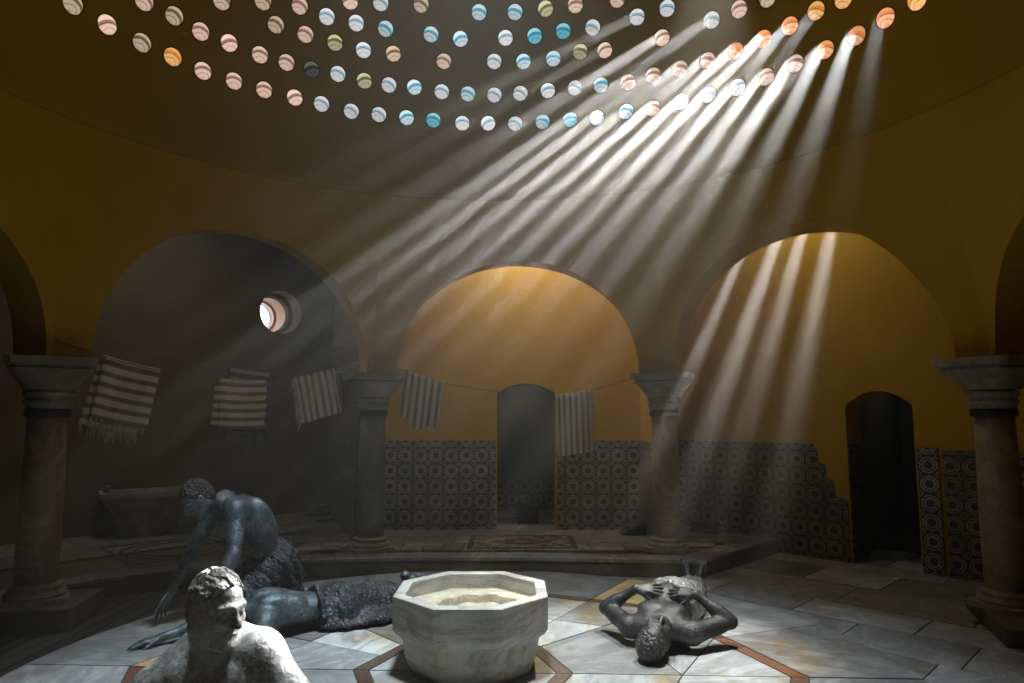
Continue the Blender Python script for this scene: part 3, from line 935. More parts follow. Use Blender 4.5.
TONES = [
 'cream,peach,cream,amber*,peach,peach,peach,peach,white,white,white,pale blue,blue,white,white,white,pale blue,blue,white,pale blue,peach,white,white,white,peach,peach,orange,orange,orange,amber',
 'peach,cream,peach,peach,peach,peach,smoky,white,olive,white,pale blue,white,pale blue,white,white,white,white,pale blue,peach,peach,peach,peach,orange,orange,orange,amber,amber',
 'cream,cream,peach,olive,white,cream,peach,white,pale blue,pale blue,olive,peach,peach,white,peach,cream',
 'cream,peach,white,white,pale blue,pale blue,pale blue,white,blue,blue,white,white,white',
 'peach,white,cream,pale blue,pale blue,olive,peach,peach']
ORD = ['first', 'second', 'third', 'fourth', 'fifth', 'sixth', 'seventh', 'eighth', 'ninth', 'tenth', 'eleventh', 'twelfth', 'thirteenth', 'fourteenth', 'fifteenth',
       'sixteenth', 'seventeenth', 'eighteenth', 'nineteenth', 'twentieth', 'twenty-first', 'twenty-second', 'twenty-third', 'twenty-fourth', 'twenty-fifth', 'twenty-sixth',
       'twenty-seventh', 'twenty-eighth', 'twenty-ninth', 'thirtieth']
RN = ['lowest ring', 'second-lowest ring', 'third-lowest ring', 'second-highest ring', 'highest ring']


def lens_mesh(name):
    bm = bmesh.new(); n, R, H = 28, .092, .06
    prof = [(R * math.cos(t), -.012 + H * math.sin(t)) for t in [PI / 2 * i / 7 for i in range(7)]]
    lathe(bm, [(R, -.03)] + prof, n)
    me = bpy.data.meshes.new(name); bmesh.ops.recalc_face_normals(bm, faces=bm.faces); bm.to_mesh(me); bm.free()
    me.polygons.foreach_set('use_smooth', [True] * len(me.polygons))
    return me


bm = bmesh.new(); n = 32
rr = [(.104, -.03), (.105, .002), (.101, .008), (.096, .006), (.0935, -.004), (.0935, -.03)]
rings = [[bm.verts.new((r * math.cos(2 * PI * i / n), r * math.sin(2 * PI * i / n), z)) for i in range(n)] for r, z in rr]
for a, b_ in zip(rings, rings[1:]):
    for i in range(n): bm.faces.new((a[i], a[(i + 1) % n], b_[(i + 1) % n], b_[i]))
bmesh.ops.recalc_face_normals(bm, faces=bm.faces)
rim_me = bpy.data.meshes.new('rim'); bm.to_mesh(rim_me); bm.free()
rim_me.polygons.foreach_set('use_smooth', [True] * len(rim_me.polygons)); rim_me.materials.append(M['rim'])
LENS = {}
for k, mm in GL.items():
    LENS[k] = lens_mesh('glass_' + k.replace(' ', '_')); LENS[k].materials.append(mm)
for ri, ring in enumerate(RINGS):
    tones = TONES[ri].replace('*', '').split(',')
    for i, (az, el) in enumerate(ring):
        tone = tones[i]
        p = dome_pt(az, el); inw = (DOME_C - p).normalized()
        zax = inw; yax = (Vector((0, 0, 1)) - zax * zax.z).normalized(); xax = yax.cross(zax)
        ln = bpy.data.objects.new('dome_skylight', LENS[tone])
        ln.matrix_world = Matrix(((xax.x, yax.x, zax.x, p.x), (xax.y, yax.y, zax.y, p.y), (xax.z, yax.z, zax.z, p.z), (0, 0, 0, 1)))
        C.objects.link(ln)
        nleft = i + 1; nright = len(ring) - i
        if nleft <= nright: pos = ORD[nleft - 1] + ' from the left'
        else: pos = ORD[nright - 1] + ' from the right'
        tag(ln, f'{tone} glass skylight, {pos} in the {RN[ri]} of the dome', 'skylight', 'round glass skylights in the dome')
        r = bpy.data.objects.new('rim', rim_me); C.objects.link(r); r.parent = ln


# ------------------------------------------------------------------ washing lines and striped towels
def interp(anch):
    """smooth curve through (x, y, z) anchors, parameter 0..1 by anchor parameter"""
    ts = np.array([a[0] for a in anch]); ps = np.array([a[1:] for a in anch])
    def P(t):
        i = int(np.clip(np.searchsorted(ts, t) - 1, 0, len(ts) - 2))
        h = ts[i + 1] - ts[i]; s = (t - ts[i]) / h
        def m(k):
            if k == 0: return (ps[1] - ps[0]) / (ts[1] - ts[0])
            if k == len(ts) - 1: return (ps[-1] - ps[-2]) / (ts[-1] - ts[-2])
            return (ps[k + 1] - ps[k - 1]) / (ts[k + 1] - ts[k - 1])
        a = (2 * s**3 - 3 * s**2 + 1) * ps[i] + (s**3 - 2 * s**2 + s) * h * m(i) + (-2 * s**3 + 3 * s**2) * ps[i + 1] + (s**3 - s**2) * h * m(i + 1)
        return Vector(a)
    return P


lineA = interp([(t, -4.0 + 2.1 * t, 6.2 + 2.05 * t, z) for t, z in ((-.05, 2.42), (.165, 2.235), (.40, 2.13), (.56, 2.105), (.72, 2.15), (.887, 2.27), (1.04, 2.41))])
lineB = interp([(0, -1.50, 8.5, 2.37), (.08, -1.294, 8.5, 2.285), (.22, -.859, 8.5, 2.148), (.43, -.149, 8.5, 2.036), (.66, .535, 8.5, 1.986), (.80, .971, 8.5, 2.055), (1.0, 1.62, 8.5, 2.24)])
lineC = interp([(t, -5.1 + 2.55 * t, 7.0 + 2.6 * t, z) for t, z in ((-.1, 3.0), (.3, 2.52), (.6, 2.33), (.8, 2.28), (1.09, 2.36))])
for P, t0, t1, lab in ((lineA, -.05, 1.04, 'sagging washing line across the front of the left arch'),
                       (lineB, 0, 1.0, 'sagging washing line across the central arch holding two towels'),
                       (lineC, -.1, 1.09, 'washing line farther back inside the left bay')):
    bm = bmesh.new()
    tube(bm, [P(t0 + (t1 - t0) * i / 50) for i in range(51)], .006, 6)
    tag(obj_bm('washing_line', bm, M['rope'], None, True), lab, 'rope')


def towel(P, t0, t1, lf, lb, slant, mat, label, fringe=None, seed=0, slb=None, fmat=None, rip=.012, sag=0.0, tb=0.0):
    r_ = random.Random(seed)
    fmat = fmat or M['fringe']
    na, nf_, nb = 20, 18, 12
    a0, a1 = P(t0), P(t1); al = (a1 - a0); al.z = 0; al.normalize()
    nrm = Vector((al.y, -al.x, 0))
    if nrm.y > 0: nrm = -nrm
    slb = slant if slb is None else slb
    ph = [r_.uniform(0, 6.28) for _ in range(4)]
    def pos(a, s):
        """s > 0 front length, s < 0 back length"""
        back = s < 0
        q = P(t0 + (t1 - t0) * a)
        L = abs(s); sl = slb if back else slant
        w = min(1, L / .08)
        rr = rip * min(1, L / .15)
        off = (.012 * w + rr * (math.sin(a * 9 + ph[0]) + .6 * math.sin(a * 17 + ph[1] + L * 3)) + .03 * L * math.sin(ph[2])) * 1.0
        q = q + Vector((0, 0, .008 * (1 - w))) + al * (sl * L + (tb if back else 0) * w) - Vector((0, 0, 1)) * (L * (1 - sag * math.sin(PI * a * 3) * .08))
        return q + nrm * (off if not back else off - .03 * w)
    ss = [-lb * (1 - i / nb) for i in range(nb)] + [lf * i / nf_ for i in range(nf_ + 1)]
    v, uv, f = [], [], []
    for s in ss:
        for i in range(na + 1):
            v.append(pos(i / na, s)); uv.append((i / na, s / lf))
    for j in range(len(ss) - 1):
        for i in range(na):
            f.append((j * (na + 1) + i, j * (na + 1) + i + 1, (j + 1) * (na + 1) + i + 1, (j + 1) * (na + 1) + i))
    o = obj_pd('striped_towel', v, f, mat, None, True, False)
    lay = o.data.uv_layers.new(name='uv')
    for lp in o.data.loops: lay.data[lp.index].uv = uv[lp.vertex_index]
    md = o.modifiers.new('thickness', 'SOLIDIFY'); md.thickness = .007
    tag(o, label, 'towel', 'striped towels on the washing lines')
    if fringe:
        bm = bmesh.new()
        spots = []
        if 'bottom' in fringe: spots += [(pos(r_.random() * .98 + .01, lf), Vector((slant * .6, 0, -1))) for _ in range(46)]
        if 'back' in fringe: spots += [(pos(r_.random(), -lb), Vector((slant * .6, 0, -1))) for _ in range(40)]
        if 'left' in fringe: spots += [(pos(0, lf * r_.random()), Vector((-.55, 0, -.8))) for _ in range(46)]
        if 'right' in fringe: spots += [(pos(1, lf * r_.random()), Vector((.75, 0, -.5))) for _ in range(46)]
        for p, d in spots:
            L = r_.uniform(.05, .11); d = al * d.x + Vector((0, 0, d.z)) + nrm * r_.uniform(-.2, .3) + al * r_.uniform(-.25, .25)
            p1 = p + d * L * .5 + al * r_.uniform(-.012, .012); p2 = p + d * L * .8 - Vector((0, 0, L * .35))
            tube(bm, [p, p1, p2], [.005, .0045, .003], 4)
        obj_bm('fringe', bm, fmat, o)
    return o


towel(lineA, .085, .255, .56, .62, -.16, M['towel_h'], 'brown striped towel nearest the left column, slanting with a fringed lower hem', ('back', 'bottom'), 1, -.22, tb=-.03)
towel(lineA, .455, .625, .50, .46, -.04, M['towel_h'], 'brown and cream cross-striped towel hanging left of the round window, in front of another', None, 2, -.08, tb=-.04)
towel(lineA, .735, .905, .50, .40, .20, M['towel_v'], 'tilted long-striped towel with fringe on its left edge, below the round window', ('left',), 3, .1)
towel(lineC, .61, .755, .80, .5, -.05, M['towel_blue'], 'grey towel with fringed hem hanging behind the cross-striped towel', ('bottom',), 4, fmat=M['fringe_grey'])
towel(lineC, .955, 1.055, .44, .35, .10, M['towel_v'], 'dim grey striped towel half hidden behind the grey column', ('bottom',), 5, fmat=M['fringe_grey'])
towel(lineB, .062, .222, .60, .5, -.10, M['towel_v'], 'narrow striped towel on the left side of the central arch', None, 6, -.12, sag=1.0)
towel(lineB, .662, .80, .74, .66, .03, M['towel_v'], 'long striped towel beside the central doorway, fringe on its right edge', ('right',), 7, .0)


# ------------------------------------------------------------------ small things on the platform
tr = empty('stone_trough', (-4.93, 9.45, .15), 'flared stone trough standing against the left bay wall', 'trough', None, math.radians(32))
def rect_ring(hx, hy, z, dx=0, n=6):
    pts = []
    c = [(-hx, -hy), (hx, -hy), (hx, hy), (-hx, hy)]
    for k in range(4):
        a, b_ = Vector(c[k]), Vector(c[(k + 1) % 4])
        for j in range(n):
            p = a.lerp(b_, j / n)
            # softened corners, bowed front
            pts.append((p.x + dx, p.y - (.05 * (1 - (p.x / hx) ** 2) if k == 0 else 0), z))
    return pts
bm = bmesh.new()
loft(bm, [rect_ring(.32, .20, 0), rect_ring(.33, .21, .12), rect_ring(.42, .26, .30), rect_ring(.52, .30, .45), rect_ring(.56, .32, .50), rect_ring(.56, .32, .51), rect_ring(.585, .335, .52),
          rect_ring(.585, .335, .585), rect_ring(.52, .28, .585), rect_ring(.44, .22, .36)])
obj_bm('trough_body', bm, M['trough'], tr)
for x in (-.18, .18):
    bm = bmesh.new()
    box(bm, (x, -.315, .40), (.05, .05, .24), 0, .01)
    obj_bm('rib', bm, M['trough'], tr)
bm = bmesh.new()
lathe(bm, [(.045, .58), (.05, .60), (.055, .64), (.04, .66), (.02, .67)], 16, -.50, -.02)
tag(obj_bm('small_fitting', bm, M['black'], None), 'small dark bowl on the left rim of the stone trough', 'fitting')  # dark knob-shaped piece of unclear use on the trough rim
bpy.data.objects['small_fitting'].matrix_world = Matrix.Translation((-4.93, 9.45, .156)) @ Matrix.Rotation(math.radians(32), 4, 'Z')

mb = empty('smoke_machine', (.235, 10.55, .15), 'small black box with pale loop handle standing in the central doorway', 'machine')
bm = bmesh.new()
box(bm, (0, 0, .145), (.33, .40, .25), 0, .015); box(bm, (.0, 0, .285), (.27, .34, .035), 0, .01)
obj_bm('housing', bm, M['black'], mb)
bm = bmesh.new()
tube(bm, [(-.11 + .07 * math.cos(a), -.06, .335 + .03 * math.sin(a)) for a in [2 * PI * i / 20 for i in range(20)]], .011, 8, True)
obj_bm('handle', bm, M['white'], mb, True)
bm = bmesh.new()
lathe(bm, [(.016, .30), (.016, .33), (.022, .335), (.022, .35)], 14, .07, .05)
obj_bm('knob', bm, M['black'], mb)
bm = bmesh.new()
for x in (-.13, .13):
    for y in (-.16, .16): box(bm, (x, y, .012), (.04, .04, .024), 0, .005)
obj_bm('feet', bm, M['black'], mb)
bm = bmesh.new()
tube(bm, [(-.16, .0, .06), (-.3, .05, .03), (-.45, .0, .012), (-.62, .1, .012), (-.8, .12, .012)], .009, 6)
obj_bm('cable', bm, M['black'], mb, True)

# low dark floor lights that lie on the platform
def floor_light(loc, rz, label):
    r = empty('floor_light', loc, label, 'lamp', None, rz)
    bm = bmesh.new()
    loft(bm, [rect_ring(.13, .09, .05), rect_ring(.15, .11, .09), rect_ring(.15, .11, .13), rect_ring(.12, .09, .15)])
    obj_bm('lamp_head', bm, M['black'], r)
    bm = bmesh.new()
    box(bm, (0, 0, .012), (.40, .2, .02), 0, .005)
    box(bm, (-.17, 0, .055), (.02, .04, .08)); box(bm, (.17, 0, .055), (.02, .04, .08))
    obj_bm('bracket', bm, M['inlay'], r)
    bm = bmesh.new()
    tube(bm, [(.16, .05, .07), (.24, .1, .02), (.33, .06, .008), (.42, .12, .008)], .008, 6)
    obj_bm('cable', bm, M['black'], r, True)
floor_light((2.65, 9.62, .155), math.radians(-40), 'low dark floor light near the tiled wall, right of the warm veined column')
floor_light((1.66, 9.45, .155), 0.1, 'low dark floor light half hidden left of the warm veined column')
floor_light((-3.1, 11.25, .155), math.radians(50), 'low dark floor light at the far corner of the left bay')


# ------------------------------------------------------------------ sculpted figures: smooth-blended solids turned into one skin each
class Skin:
    def __init__(s, lo, hi, res):
        s.lo = np.array(lo, float); s.res = res
        s.n = np.ceil((np.array(hi, float) - s.lo) / res).astype(int) + 1
        s.d = np.full(s.n, 1e3, np.float32)
    def region(s, lo, hi):
        a = np.clip(np.floor((np.array(lo) - s.lo) / s.res).astype(int), 0, s.n)
        b_ = np.clip(np.ceil((np.array(hi) - s.lo) / s.res).astype(int) + 1, 0, s.n)
        if (b_ <= a).any(): return None, None
        ax = [np.float32(s.lo[i]) + np.arange(a[i], b_[i], dtype=np.float32) * np.float32(s.res) for i in range(3)]
        return tuple(slice(a[i], b_[i]) for i in range(3)), (ax[0][:, None, None], ax[1][None, :, None], ax[2][None, None, :])
    def put(s, sl, d, k, sub=False):
        D = s.d[sl]
        if sub:
            h = np.maximum(k - np.abs(D + d), 0) / k if k else 0
            s.d[sl] = np.maximum(D, -d) + h * h * k * .25
        else:
            h = np.maximum(k - np.abs(D - d), 0) / k if k else 0
            s.d[sl] = np.minimum(D, d) - h * h * k * .25
    def cone(s, a, b_, r1, r2, k=.03, sub=False):
        a = np.array(a, float); b_ = np.array(b_, float); m = max(r1, r2) + k + .02
        sl, g = s.region(np.minimum(a, b_) - m, np.maximum(a, b_) + m)
        if sl is None: return
        ba = b_ - a; l2 = max(float(ba @ ba), 1e-9)
        px, py, pz = g[0] - a[0], g[1] - a[1], g[2] - a[2]
        t = np.clip((px * ba[0] + py * ba[1] + pz * ba[2]) / l2, 0, 1)
        d = np.sqrt((px - t * ba[0]) ** 2 + (py - t * ba[1]) ** 2 + (pz - t * ba[2]) ** 2) - (r1 + (r2 - r1) * t)
        s.put(sl, d, k, sub)
    def ell(s, c, F, rad, k=.03, sub=False, fn=None):
        """F: rows are the three axes"""
        c = np.array(c, float); rad = np.array(rad, float); F = np.array(F, float)
        m = (np.abs(F) * rad[:, None]).sum(0) + k + .02
        sl, g = s.region(c - m, c + m)
        if sl is None: return
        px, py, pz = g[0] - c[0], g[1] - c[1], g[2] - c[2]
        q = [(px * F[i, 0] + py * F[i, 1] + pz * F[i, 2]) / rad[i] for i in range(3)]
        k0 = np.sqrt(q[0] ** 2 + q[1] ** 2 + q[2] ** 2) + 1e-6
        k1 = np.sqrt((q[0] / rad[0]) ** 2 + (q[1] / rad[1]) ** 2 + (q[2] / rad[2]) ** 2) + 1e-6
        d = k0 * (k0 - 1) / k1
        if fn is not None: d = d + fn(g)
        s.put(sl, d, k, sub)
    def cut(s, p, n):
        """remove the side the normal points to"""
        sl, g = s.region(s.lo, s.lo + s.n * s.res)
        d = (g[0] - p[0]) * n[0] + (g[1] - p[1]) * n[1] + (g[2] - p[2]) * n[2]
        s.d = np.maximum(s.d, d).astype(np.float32)
    def add(s, fn):
        sl, g = s.region(s.lo, s.lo + s.n * s.res)
        s.d = (s.d + fn(g)).astype(np.float32)
    def mesh(s, name, mat, parent):
        d = s.d
        nx, ny, nz = d.shape
        cell = lambda i, j, k: (i * ny + j) * nz + k
        ids, pos, quads = [], [], []
        for ax in range(3):
            sa = [slice(None)] * 3; sb = [slice(None)] * 3
            sa[ax] = slice(0, -1); sb[ax] = slice(1, None)
            A, B = d[tuple(sa)], d[tuple(sb)]
            cr = np.argwhere((A < 0) != (B < 0))
            o1, o2 = (ax + 1) % 3, (ax + 2) % 3
            ok = (cr[:, o1] > 0) & (cr[:, o2] > 0) & (cr[:, o1] < d.shape[o1] - 1) & (cr[:, o2] < d.shape[o2] - 1)
            cr = cr[ok]
            av = A[tuple(cr.T)]; bv = B[tuple(cr.T)]
            p = cr.astype(float); p[:, ax] += av / (av - bv)
            cs = []
            for e1, e2 in ((0, 0), (1, 0), (1, 1), (0, 1)):
                c = cr.copy(); c[:, o1] -= e1; c[:, o2] -= e2
                cs.append(cell(c[:, 0], c[:, 1], c[:, 2]))
            for c in cs: ids.append(c); pos.append(p)
            Q = np.stack(cs, 1)
            Q[av >= 0] = Q[av >= 0][:, ::-1]
            quads.append(Q[:, ::-1])
        ids = np.concatenate(ids); pos = np.concatenate(pos); Q = np.concatenate(quads)
        u, inv = np.unique(ids, return_inverse=True)
        cnt = np.bincount(inv)
        V = np.stack([np.bincount(inv, pos[:, i]) / cnt for i in range(3)], 1) * s.res + s.lo
        F = np.searchsorted(u, Q)
        me = bpy.data.meshes.new(name)
        me.vertices.add(len(V)); me.vertices.foreach_set('co', V.astype(np.float32).ravel())
        me.loops.add(F.size); me.loops.foreach_set('vertex_index', F.astype(np.int32).ravel())
        me.polygons.add(len(F)); me.polygons.foreach_set('loop_start', np.arange(0, F.size, 4, dtype=np.int32))
        me.polygons.foreach_set('loop_total', np.full(len(F), 4, np.int32))
        me.update(calc_edges=True); me.validate()
        if len(me.polygons):
            # orientation: signed volume must be positive
            a, b_, c = V[F[:, 0]], V[F[:, 1]], V[F[:, 2]]
            if np.einsum('ij,ij->i', a, np.cross(b_, c)).sum() < 0: me.flip_normals()
        return link_mesh(name, me, mat, parent, True)


def nv(v): v = np.array(v, float); return v / np.linalg.norm(v)
def frame(fwd, up):
    f = nv(fwd); u = nv(up); r = nv(np.cross(f, u)); u = np.cross(r, f)
    return np.array([r, f, u])           # rows right, forward, up


def wob(seed, amp, fr):
    r_ = np.random.default_rng(seed); W_ = r_.normal(size=(7, 3)) * fr; ph = r_.uniform(0, 6.28, 7)
    def fn(g):
        t = 0
        for w, p in zip(W_, ph): t = t + np.sin(g[0] * w[0] + g[1] * w[1] + g[2] * w[2] + p)
        return (amp / 3.0) * t
    return fn


def head(B, H, c, F, s):
    """B body skin, H hair skin; c head centre, F frame, s scale"""
    P = lambda x, y, z: c + s * (F[0] * x + F[1] * y + F[2] * z)
    B.ell(P(0, -.012, .035), F, np.array((.074, .095, .088)) * s, .02 * s)
    B.ell(P(0, .030, -.035), F, np.array((.062, .062, .082)) * s, .03 * s)
    for sx in (-1, 1):
        B.cone(P(.056 * sx, -.005, -.045), P(.022 * sx, .060, -.098), .024 * s, .018 * s, .03 * s)
        B.ell(P(.043 * sx, .060, -.022), F, np.array((.022, .020, .018)) * s, .02 * s)        # cheekbone
        B.cone(P(.012 * sx, .086, .026), P(.048 * sx, .070, .024), .011 * s, .010 * s, .016 * s)   # brow
    B.ell(P(0, .070, -.100), F, np.array((.026, .021, .019)) * s, .02 * s)
    for sx in (-1, 1):
        B.ell(P(.032 * sx, .090, .004), F, np.array((.019, .016, .012)) * s, .012 * s, True)
        B.ell(P(.032 * sx, .0735, .003), F, np.array((.0145, .0135, .0125)) * s, .004 * s)
        B.cone(P(.018 * sx, .082, .010), P(.046 * sx, .074, .008), .0042 * s, .0038 * s, .004 * s)   # upper lid
    B.cone(P(0, .088, .016), P(0, .113, -.026), .0085 * s, .0125 * s, .012 * s)
    for sx in (-1, 1): B.ell(P(.0125 * sx, .100, -.031), F, np.array((.008, .010, .008)) * s, .006 * s)
    B.cone(P(-.018, .083, -.060), P(.018, .083, -.060), .0075 * s, .0075 * s, .008 * s)
    B.ell(P(0, .090, -.059), F, np.array((.014, .008, .006)) * s, .006 * s)
    B.cone(P(-.015, .081, -.074), P(.015, .081, -.074), .008 * s, .008 * s, .008 * s)
    B.cone(P(-.021, .094, -.0665), P(.021, .094, -.0665), .0028 * s, .0028 * s, .004 * s, True)
    for sx in (-1, 1):
        E = frame(F[1] * .95 - F[0] * .2 * sx, F[2] - .18 * F[1])
        B.ell(P(.076 * sx, -.012, -.008), E, np.array((.010, .020, .033)) * s, .008 * s)
        B.ell(P(.086 * sx, -.006, -.006), E, np.array((.007, .010, .019)) * s, .006 * s, True)
        B.ell(P(.078 * sx, -.006, -.036), E, np.array((.008, .010, .010)) * s, .006 * s)
    if H is not None:
        H.ell(P(0, -.016, .0385), F, np.array((.0795, .0995, .0905)) * s, .01 * s)
        H.ell(P(0, -.050, -.020), F, np.array((.066, .062, .075)) * s, .03 * s)
        H.add(wob(5, .0018 * s, 95 / s)); H.add(wob(9, .0020 * s, 210 / s))
        # hairline: forehead and face free, ears free
        n = nv(F[1] * .80 - F[2] * .60); p = P(0, .045, .062)
        H.cut(p, n)
        for sx in (-1, 1):
            H.ell(P(.085 * sx, .0, -.012), F, np.array((.03, .028, .036)) * s, .006 * s, True)


def hand(B, w, d, n, s, side, curl=.35, spread=.10, thumb_out=.7):
    """wrist w, finger direction d, palm normal n (towards what is touched), side +1 thumb on +d x n"""
    d = nv(d); n = nv(n - d * np.dot(n, d)); t = nv(np.cross(d, n)) * side
    knuck = []
    B.ell(w + d * .048 * s + t * .002 * s, np.array([d, t, n]), np.array((.052, .038, .0145)) * s, .012 * s)
    for i, (off, L, k0) in enumerate(((.031, .95, .090), (.0105, 1.06, .096), (-.0105, .98, .092), (-.030, .78, .083))):
        kp = w + d * k0 * s + t * off * s - n * .003 * s
        B.cone(w + t * off * .45 * s + d * .01 * s, kp, .0135 * s, .0115 * s, .014 * s)
        dd = nv(d + t * spread * (off / .03) * .9)
        p = kp; a = curl * .35
        for seg, (sl_, r1, r2) in enumerate(((.040, .0098, .0090), (.026, .0090, .0082), (.021, .0082, .0066))):
            a += curl * (.55 if seg else .25)
            dn = nv(dd * math.cos(a) + n * math.sin(a))
            e = p + dn * sl_ * L * s
            B.cone(p, e, r1 * s, r2 * s, .0035 * s)
            p = e
    b0 = w + d * .018 * s + t * .024 * s + n * .004 * s
    td = nv(d * (1 - thumb_out * .5) + t * thumb_out + n * .25)
    b1 = b0 + td * .040 * s
    B.cone(b0, b1, .0165 * s, .0125 * s, .014 * s)
    td2 = nv(td + d * .5 + n * .15); b2 = b1 + td2 * .030 * s
    B.cone(b1, b2, .0115 * s, .0100 * s, .004 * s)
    td3 = nv(td2 + d * .35 + n * .2); B.cone(b2, b2 + td3 * .024 * s, .0100 * s, .0075 * s, .004 * s)


def ik(a, b_, l1, l2, pole):
    """mid joint between a and b, bending to the pole; b is pulled in if out of reach"""
    a = np.array(a, float); b_ = np.array(b_, float)
    d = b_ - a; L = np.linalg.norm(d); Lm = (l1 + l2) * .997
    if L > Lm: b_ = a + d / L * Lm; d = b_ - a; L = Lm
    x = (l1 * l1 - l2 * l2 + L * L) / (2 * L); h = math.sqrt(max(l1 * l1 - x * x, 0))
    u = d / L; p = np.array(pole, float); p = nv(p - u * np.dot(p, u))
    return a + u * x + p * h, b_


def figure(B, H, J, s):
    """all joints in world space"""
    P, Cc, N, Hd = (np.array(J[k], float) for k in ('pelvis', 'chest', 'neck', 'head'))
    Fp = frame(*J['pelvis_f']); Fc = frame(*J['chest_f']); Fh = frame(*J['head_f'])
    # torso
    B.ell(P, Fp, np.array((.160, .110, .110)) * s, .05 * s)
    for sx in (-1, 1):
        B.ell(P + s * (Fp[0] * .075 * sx - Fp[1] * .055 - Fp[2] * .05), Fp, np.array((.088, .085, .09)) * s, .04 * s)
    mid = (P + Cc) / 2; Fm = frame(Fp[1] + Fc[1], Cc - P)
    B.ell(mid, Fm, np.array((.138, .098 + J.get('belly', 0), .17)) * s, .07 * s)
    if J.get('belly', 0): B.ell(mid + Fm[1] * .05 * s - Fm[2] * .02 * s, Fm, np.array((.13, .09, .13)) * s, .08 * s)
    B.ell(Cc, Fc, np.array((.158, .112, .185)) * s, .06 * s)
    for sx in (-1, 1):
        B.ell(Cc + s * (Fc[0] * .078 * sx + Fc[1] * .078 + Fc[2] * .055), Fc, np.array((.078, .040, .060)) * s, .025 * s)
        B.ell(Cc + s * (Fc[0] * .085 * sx - Fc[1] * .085 + Fc[2] * .06), Fc, np.array((.070, .040, .085)) * s, .035 * s)
        B.ell(Cc + s * (Fc[0] * .105 * sx - Fc[1] * .02 - Fc[2] * .02), Fc, np.array((.062, .085, .13)) * s, .05 * s)
    # back furrow
    B.cone(Cc - Fc[1] * .135 * s + Fc[2] * .1 * s, mid - Fm[1] * .118 * s, .012 * s, .016 * s, .035 * s, True)
    sh = {}
    for sx, k in ((-1, 'L'), (1, 'R')):
        q = J.get('sh' + k); q = Cc + s * (Fc[0] * .185 * sx + Fc[2] * .125) if q is None else np.array(q, float)
        sh[k] = q
        B.cone(Cc + s * (Fc[0] * .07 * sx + Fc[2] * .12), q, .078 * s, .062 * s, .05 * s)
        B.cone(N + s * Fc[2] * .015 + s * Fc[0] * .02 * sx, q + s * Fc[2] * .012, .045 * s, .036 * s, .05 * s)
        B.cone(N + s * (Fc[1] * .065 - Fc[2] * .035 + Fc[0] * .01 * sx), q + s * Fc[1] * .035 + s * Fc[2] * .015, .013 * s, .012 * s, .03 * s)
    # neck and head
    hb = Hd - Fh[2] * .075 * s - Fh[1] * .018 * s
    B.cone(N - Fc[2] * .03 * s, hb, .064 * s, .054 * s, .035 * s)
    for sx in (-1, 1):
        B.cone(N + s * (Fc[1] * .055 + Fc[0] * .014 * sx - Fc[2] * .02), Hd + s * (Fh[0] * .058 * sx - Fh[1] * .02 - Fh[2] * .05), .014 * s, .016 * s, .025 * s)
    head(B, H, Hd, Fh, s * J.get('hs', 1.0))
    # arms
    for sx, k in ((-1, 'L'), (1, 'R')):
        a = J.get('arm' + k)
        if a is None: continue
        E, Wr = ik(sh[k], a['wrist'], .295 * s, .262 * s, a['pole'])
        S_ = sh[k]; u = nv(E - S_); w = nv(Wr - E)
        B.ell(S_ + u * .03 * s, frame(u, np.cross(u, [0.3, .2, 1])), np.array((.060, .078, .060)) * s, .035 * s)
        B.cone(S_, E, .054 * s, .040 * s, .035 * s)
        bend = nv(w - u * np.dot(w, u)) if np.linalg.norm(w - u * np.dot(w, u)) > .05 else nv(np.cross(u, [0.1, .2, 1]))
        B.ell(S_ + (E - S_) * .52 + bend * .014 * s, frame(u, bend + u * .01), np.array((.040, .105, .042)) * s, .03 * s)
        B.ell(S_ + (E - S_) * .50 - bend * .016 * s, frame(u, bend + u * .01), np.array((.038, .11, .036)) * s, .03 * s)
        B.cone(E, Wr, .041 * s, .0275 * s, .025 * s)
        B.ell(E + (Wr - E) * .28, frame(w, bend + w * .01), np.array((.046, .085, .044)) * s, .03 * s)
        hd_ = np.array(a['dir'], float); pn = np.array(a['palm'], float)
        B.cone(Wr, Wr + nv(hd_) * .02 * s, .027 * s, .024 * s, .015 * s)
        hand(B, Wr + nv(hd_) * .008 * s, hd_, pn, s, a.get('side', sx), a.get('curl', .35), a.get('spread', .12), a.get('thumb', .7))
    # legs
    for sx, k in ((-1, 'L'), (1, 'R')):
        a = J.get('leg' + k)
        if a is None: continue
        hp = P + s * (Fp[0] * .088 * sx - Fp[2] * .035)
        K, An = ik(hp, a['ankle'], .44 * s, .43 * s, a['pole'])
        u = nv(K - hp); w = nv(An - K)
        B.cone(hp, K, .090 * s, .056 * s, .05 * s)
        B.ell(hp + (K - hp) * .4, frame(u, np.cross(u, [.31, .2, 1])), np.array((.083, .17, .083)) * s, .04 * s)
        B.ell(K, frame(u, np.cross(u, [.31, .2, 1])), np.array((.056, .062, .056)) * s, .03 * s)
        B.cone(K, An, .052 * s, .034 * s, .03 * s)
        back = nv(-np.array(a['pole'], float) + w * np.dot(a['pole'], w))
        B.ell(K + (An - K) * .32 + back * .018 * s, frame(w, back + w * .01), np.array((.048, .12, .050)) * s, .035 * s)
        t = nv(a['toe']); sole = nv(a['sole'] - t * np.dot(a['sole'], t)); lt = np.cross(t, sole)
        heel = An - t * .045 * s + sole * .045 * s
        ball = An + t * .135 * s + sole * .055 * s
        B.cone(An, heel, .036 * s, .033 * s, .025 * s)
        B.cone(heel, ball, .032 * s, .026 * s, .03 * s); B.cone(An + t * .02 * s, ball, .034 * s, .024 * s, .03 * s)
